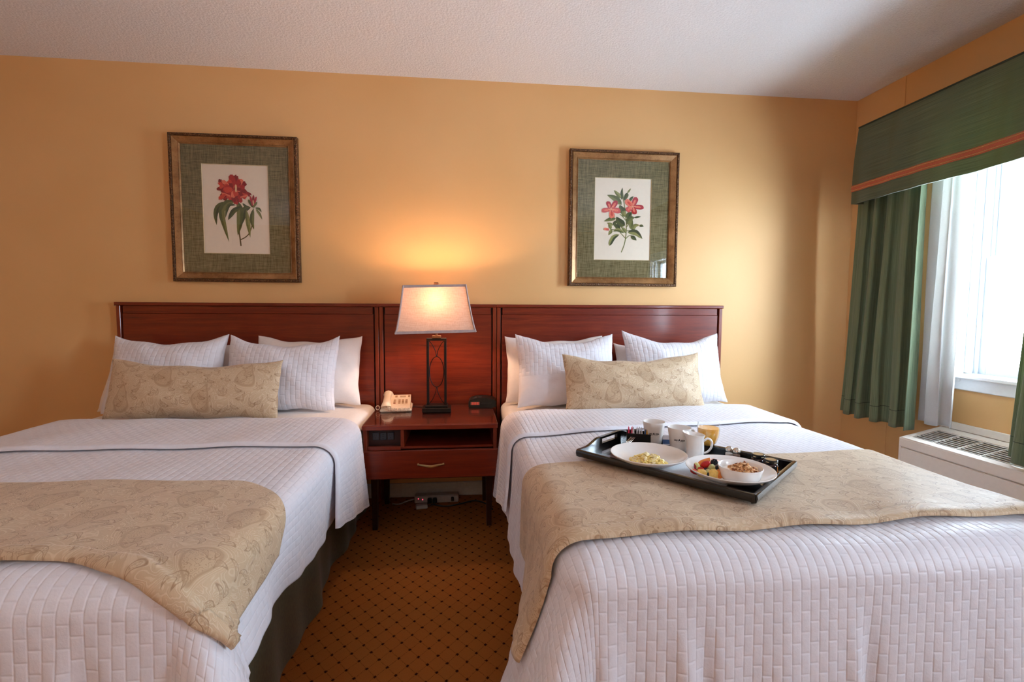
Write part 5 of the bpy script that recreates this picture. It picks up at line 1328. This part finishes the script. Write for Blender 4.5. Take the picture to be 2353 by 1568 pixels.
# milk jug
cj = thing('milk_jug', 'small white milk jug with curled handle before the juice glass', 'jug', tp(0.011, 0.079))
hd = toward(0.011, 0.079) + PI / 2     # to the right as seen
prj = [(0.0001, 0.0), (0.027, 0.0), (0.029, 0.002), (0.029, 0.03), (0.0275, 0.055), (0.027, 0.066), (0.0295, 0.076), (0.031, 0.080), (0.0295, 0.0805), (0.026, 0.070), (0.0255, 0.055), (0.027, 0.03), (0.027, 0.005), (0.0001, 0.004)]
n_ = 48; a_ = np.linspace(0, 2 * PI, n_, endpoint=False); Pj = np.zeros((len(prj), n_, 3))
for i, (r_, z_) in enumerate(prj):
    for k in range(n_):
        d_ = math.cos(a_[k] - (hd + PI)); sp = max(0.0, d_) ** 6 * float(smooth(np.array(z_), 0.05, 0.08))
        rr = r_ + 0.013 * sp; Pj[i, k] = (rr * math.cos(a_[k]), rr * math.sin(a_[k]), z_ + 0.006 * sp - 0.003 * float(smooth(np.array(z_), 0.06, 0.08)) * max(0, -d_))
MB().grid(Pj, wrap_v=True).build('body', 'china', cj, angle=60)
hp_ = spline([(0.027, 0.058), (0.040, 0.068), (0.052, 0.058), (0.051, 0.038), (0.040, 0.022), (0.028, 0.016)], 18)
MB().tube([(p[0] * math.cos(hd), p[0] * math.sin(hd), p[1]) for p in hp_], 0.0036, 8).build('handle', 'china', cj)
# juice glass
jg = thing('juice_glass', 'footed glass of orange juice at the back of the tray', 'glass', tp(0.013, 0.186))
gp = [(0.0001, 0.0), (0.026, 0.0), (0.0265, 0.002), (0.012, 0.006), (0.009, 0.011), (0.018, 0.017), (0.029, 0.032), (0.0365, 0.056), (0.0385, 0.078), (0.0365, 0.100), (0.0357, 0.100), (0.0372, 0.078), (0.0352, 0.056), (0.0275, 0.032), (0.017, 0.0195), (0.0001, 0.0165)]
MB().lathe(gp, n=48).build('glass_bowl', 'tumbler', jg, angle=60)
o = MB().lathe([(0.0001, 0.0175), (0.0165, 0.0202), (0.027, 0.0326), (0.0347, 0.0565), (0.0365, 0.076), (0.0362, 0.0838), (0.0001, 0.084)], n=48).build('orange_juice', 'juice', None, angle=50)
o.location = tp(0.013, 0.186); tag(o, 'orange juice filling the footed glass', 'juice')
# sugar caddy and packets
cd = thing('sugar_caddy', 'black caddy of sweetener packets at the back left of the tray', 'caddy', tp(-0.216, 0.098), TR + math.radians(30))
m = MB().box(-0.042, 0.042, -0.024, 0.024, 0.0, 0.003, 0.001)
for (x0, x1, y0, y1) in ((-0.044, 0.044, -0.026, -0.0235), (-0.044, 0.044, 0.0235, 0.026), (-0.044, -0.0415, -0.0235, 0.0235), (0.0415, 0.044, -0.0235, 0.0235)): m.box(x0, x1, y0, y1, 0.0, 0.040, 0.0008)
m.box(-0.046, 0.046, -0.028, -0.0235, 0.037, 0.0405, 0.001).box(-0.046, 0.046, 0.0235, 0.028, 0.037, 0.0405, 0.001)
m.build('box', 'caddy_plastic', cd)
cdm = rotM(tp(-0.216, 0.098), rz=TR + math.radians(30))
packs = [('paper_pink', 'pink'), ('paper_pink', 'pink'), ('paper_rose', 'pale rose'), ('paper_white', 'white'), ('paper_white', 'white'), ('paper_white', 'white'), ('paper_white', 'white'), ('paper_white', 'white'), ('paper_blue', 'blue'), ('paper_yellow', 'yellow'), ('paper_yellow', 'yellow')]
LB = {3: 'white sugar packet next to the pale rose packet', 4: 'white sugar packet second to the right of the pale rose packet', 5: 'white sugar packet in the very middle of the black caddy', 6: 'white sugar packet second to the left of the blue packet', 7: 'white sugar packet next to the blue packet',
      0: 'pink sweetener packet at the left end of the black caddy', 1: 'pink sweetener packet second from the left in the black caddy', 2: 'pale rose sweetener packet between the pink and white ones', 8: 'blue sweetener packet between the white and yellow ones',
      9: 'yellow sweetener packet next to the blue one', 10: 'yellow sweetener packet at the right end of the black caddy'}
for i, (mt, cn) in enumerate(packs):
    m = MB().box(-0.0024, 0.0024, -0.020, 0.020, 0.0, 0.051, 0.0012)
    m.box(-0.0008, 0.0008, -0.020, 0.020, 0.0495, 0.054, 0.0002)
    o = m.build('sweetener_packet', mt, None)
    mw = cdm @ Matrix.Translation((-0.036 + 0.0072 * i, 0.001 * math.sin(i * 2.3), 0.0035)) @ Matrix.Rotation(0.10 * math.sin(i * 1.7), 4, 'Y') @ Matrix.Rotation(0.05 * math.sin(i * 2.9), 4, 'X')
    o.matrix_world = mw
    lab = LB.get(i, 'white sugar packet in the middle of the black caddy')
    tag(o, lab, 'packet', 'sweetener packets in the caddy')
# blue and white tea sachet between the mugs
ts = MB().box(-0.022, 0.022, -0.0015, 0.0015, 0.0, 0.036, 0.0006).box(-0.022, 0.022, -0.0019, 0.0019, 0.004, 0.020, 0.0003, 1)
o = ts.build('tea_sachet', ['paper_white', 'paper_blue'], None); o.location = tp(-0.118, 0.150); o.rotation_euler = (-0.25, 0, TR + 0.7); tag(o, 'blue and white tea sachet standing between the two mugs', 'sachet')
# fork behind the egg plate
fk = MB()
for k in range(4): fk.tube([(-0.0075 + 0.005 * k, 0.0, 0.004), (-0.0078 + 0.0052 * k, 0.022, 0.0075), (-0.0078 + 0.0052 * k, 0.042, 0.011)], [0.0013, 0.0012, 0.0008], 5)
fk.tube([(0, 0.001, 0.004), (0, -0.016, 0.0035), (0, -0.03, 0.003), (0, -0.07, 0.002), (0, -0.11, 0.002)], [0.006, 0.0085, 0.004, 0.003, 0.004], 8, flat=(1.15, 0.3))
o = fk.build('fork', 'steel', None); o.location = (2.481, -1.144, TZ + 0.0155); o.rotation_euler = (0.14, 0, math.atan2(0.037, 0.039) - PI / 2); tag(o, 'steel fork with its tines showing behind the egg plate', 'fork')
# salt and pepper shakers
for (u, v, mt, cn) in ((0.099, 0.150, 'salt', 'glass salt shaker, nearer the juice glass at the tray back'), (0.124, 0.149, 'pepper', 'glass pepper shaker, nearer the jam jars at the tray back')):
    s_ = thing('shaker', cn, 'shaker', tp(u, v), group='salt and pepper shakers')
    MB().lathe([(0.0001, 0.0), (0.0125, 0.0), (0.0135, 0.002), (0.0125, 0.018), (0.011, 0.026), (0.0104, 0.026), (0.0118, 0.018), (0.0122, 0.003), (0.0001, 0.002)], n=20).build('glass_body', 'tumbler', s_)
    MB().lathe([(0.0001, 0.003), (0.0115, 0.0035), (0.0112, 0.016), (0.0001, 0.016)], n=16).build('filling', mt, s_)
    MB().lathe([(0.0112, 0.024), (0.0125, 0.0255), (0.0125, 0.029), (0.011, 0.034), (0.007, 0.0385), (0.003, 0.0402), (0.0001, 0.0405)], n=20).build('cap', 'steel', s_)
# jam jars
def jar(label, u, v, rz):
    j = thing('jam_jar', label, 'jar', tp(u, v), rz, 'small jam jars')
    MB().lathe([(0.0001, 0.0), (0.018, 0.0), (0.020, 0.002), (0.0205, 0.006), (0.0205, 0.026), (0.0185, 0.031), (0.017, 0.032), (0.017, 0.036), (0.0001, 0.036)], n=32).build('jar_body', 'jam', j)
    MB().lathe([(0.0192, 0.034), (0.0198, 0.0345), (0.0198, 0.043), (0.0185, 0.0445), (0.0165, 0.0445), (0.0160, 0.0440), (0.0001, 0.0440)], n=32).build('lid', 'lid_black', j)
    lid = j.children[-1]
    MB().lathe([(0.0150, 0.0441), (0.0150, 0.0444), (0.0001, 0.0444)], n=28).build('lid_disc', 'lid_gold', lid)
    def wrap(a0, a1, z0, z1, R, mt, nm, par):
        P = np.array([[(R * math.cos(a), R * math.sin(a), z) for z in (z0, z1)] for a in np.linspace(a0, a1, 14)]); MB().grid(P).build(nm, mt, par)
    wrap(-0.85, 0.85, 0.005, 0.027, 0.02065, 'lid_black', 'label', j); lb = j.children[-1]
    wrap(-1.25, -0.87, 0.011, 0.024, 0.02075, 'label_red', 'fruit_emblem', lb); wrap(0.87, 1.05, 0.006, 0.026, 0.02075, 'label_orange', 'label_stripe', lb)
    wrap(-0.42, 0.42, 0.0165, 0.0185, 0.0208, 'label_cream', 'label_line', lb); wrap(-0.2, 0.2, 0.0205, 0.0213, 0.0208, 'label_cream', 'label_line', lb); wrap(-0.16, 0.16, 0.008, 0.013, 0.0208, 'granola_dark', 'label_line', lb)
    for c in (-0.9, 0.35): wrap(c, c + 0.5, 0.0375, 0.0395, 0.0200, 'label_cream', 'lid_line', lid)
jar('small dark jam jar with a black lid, nearer the pepper shaker', 0.203, 0.112, toward(0.203, 0.112) + 0.1)
jar('small dark jam jar with a black lid, nearer the tray corner', 0.249, 0.080, toward(0.249, 0.080) + 0.15)
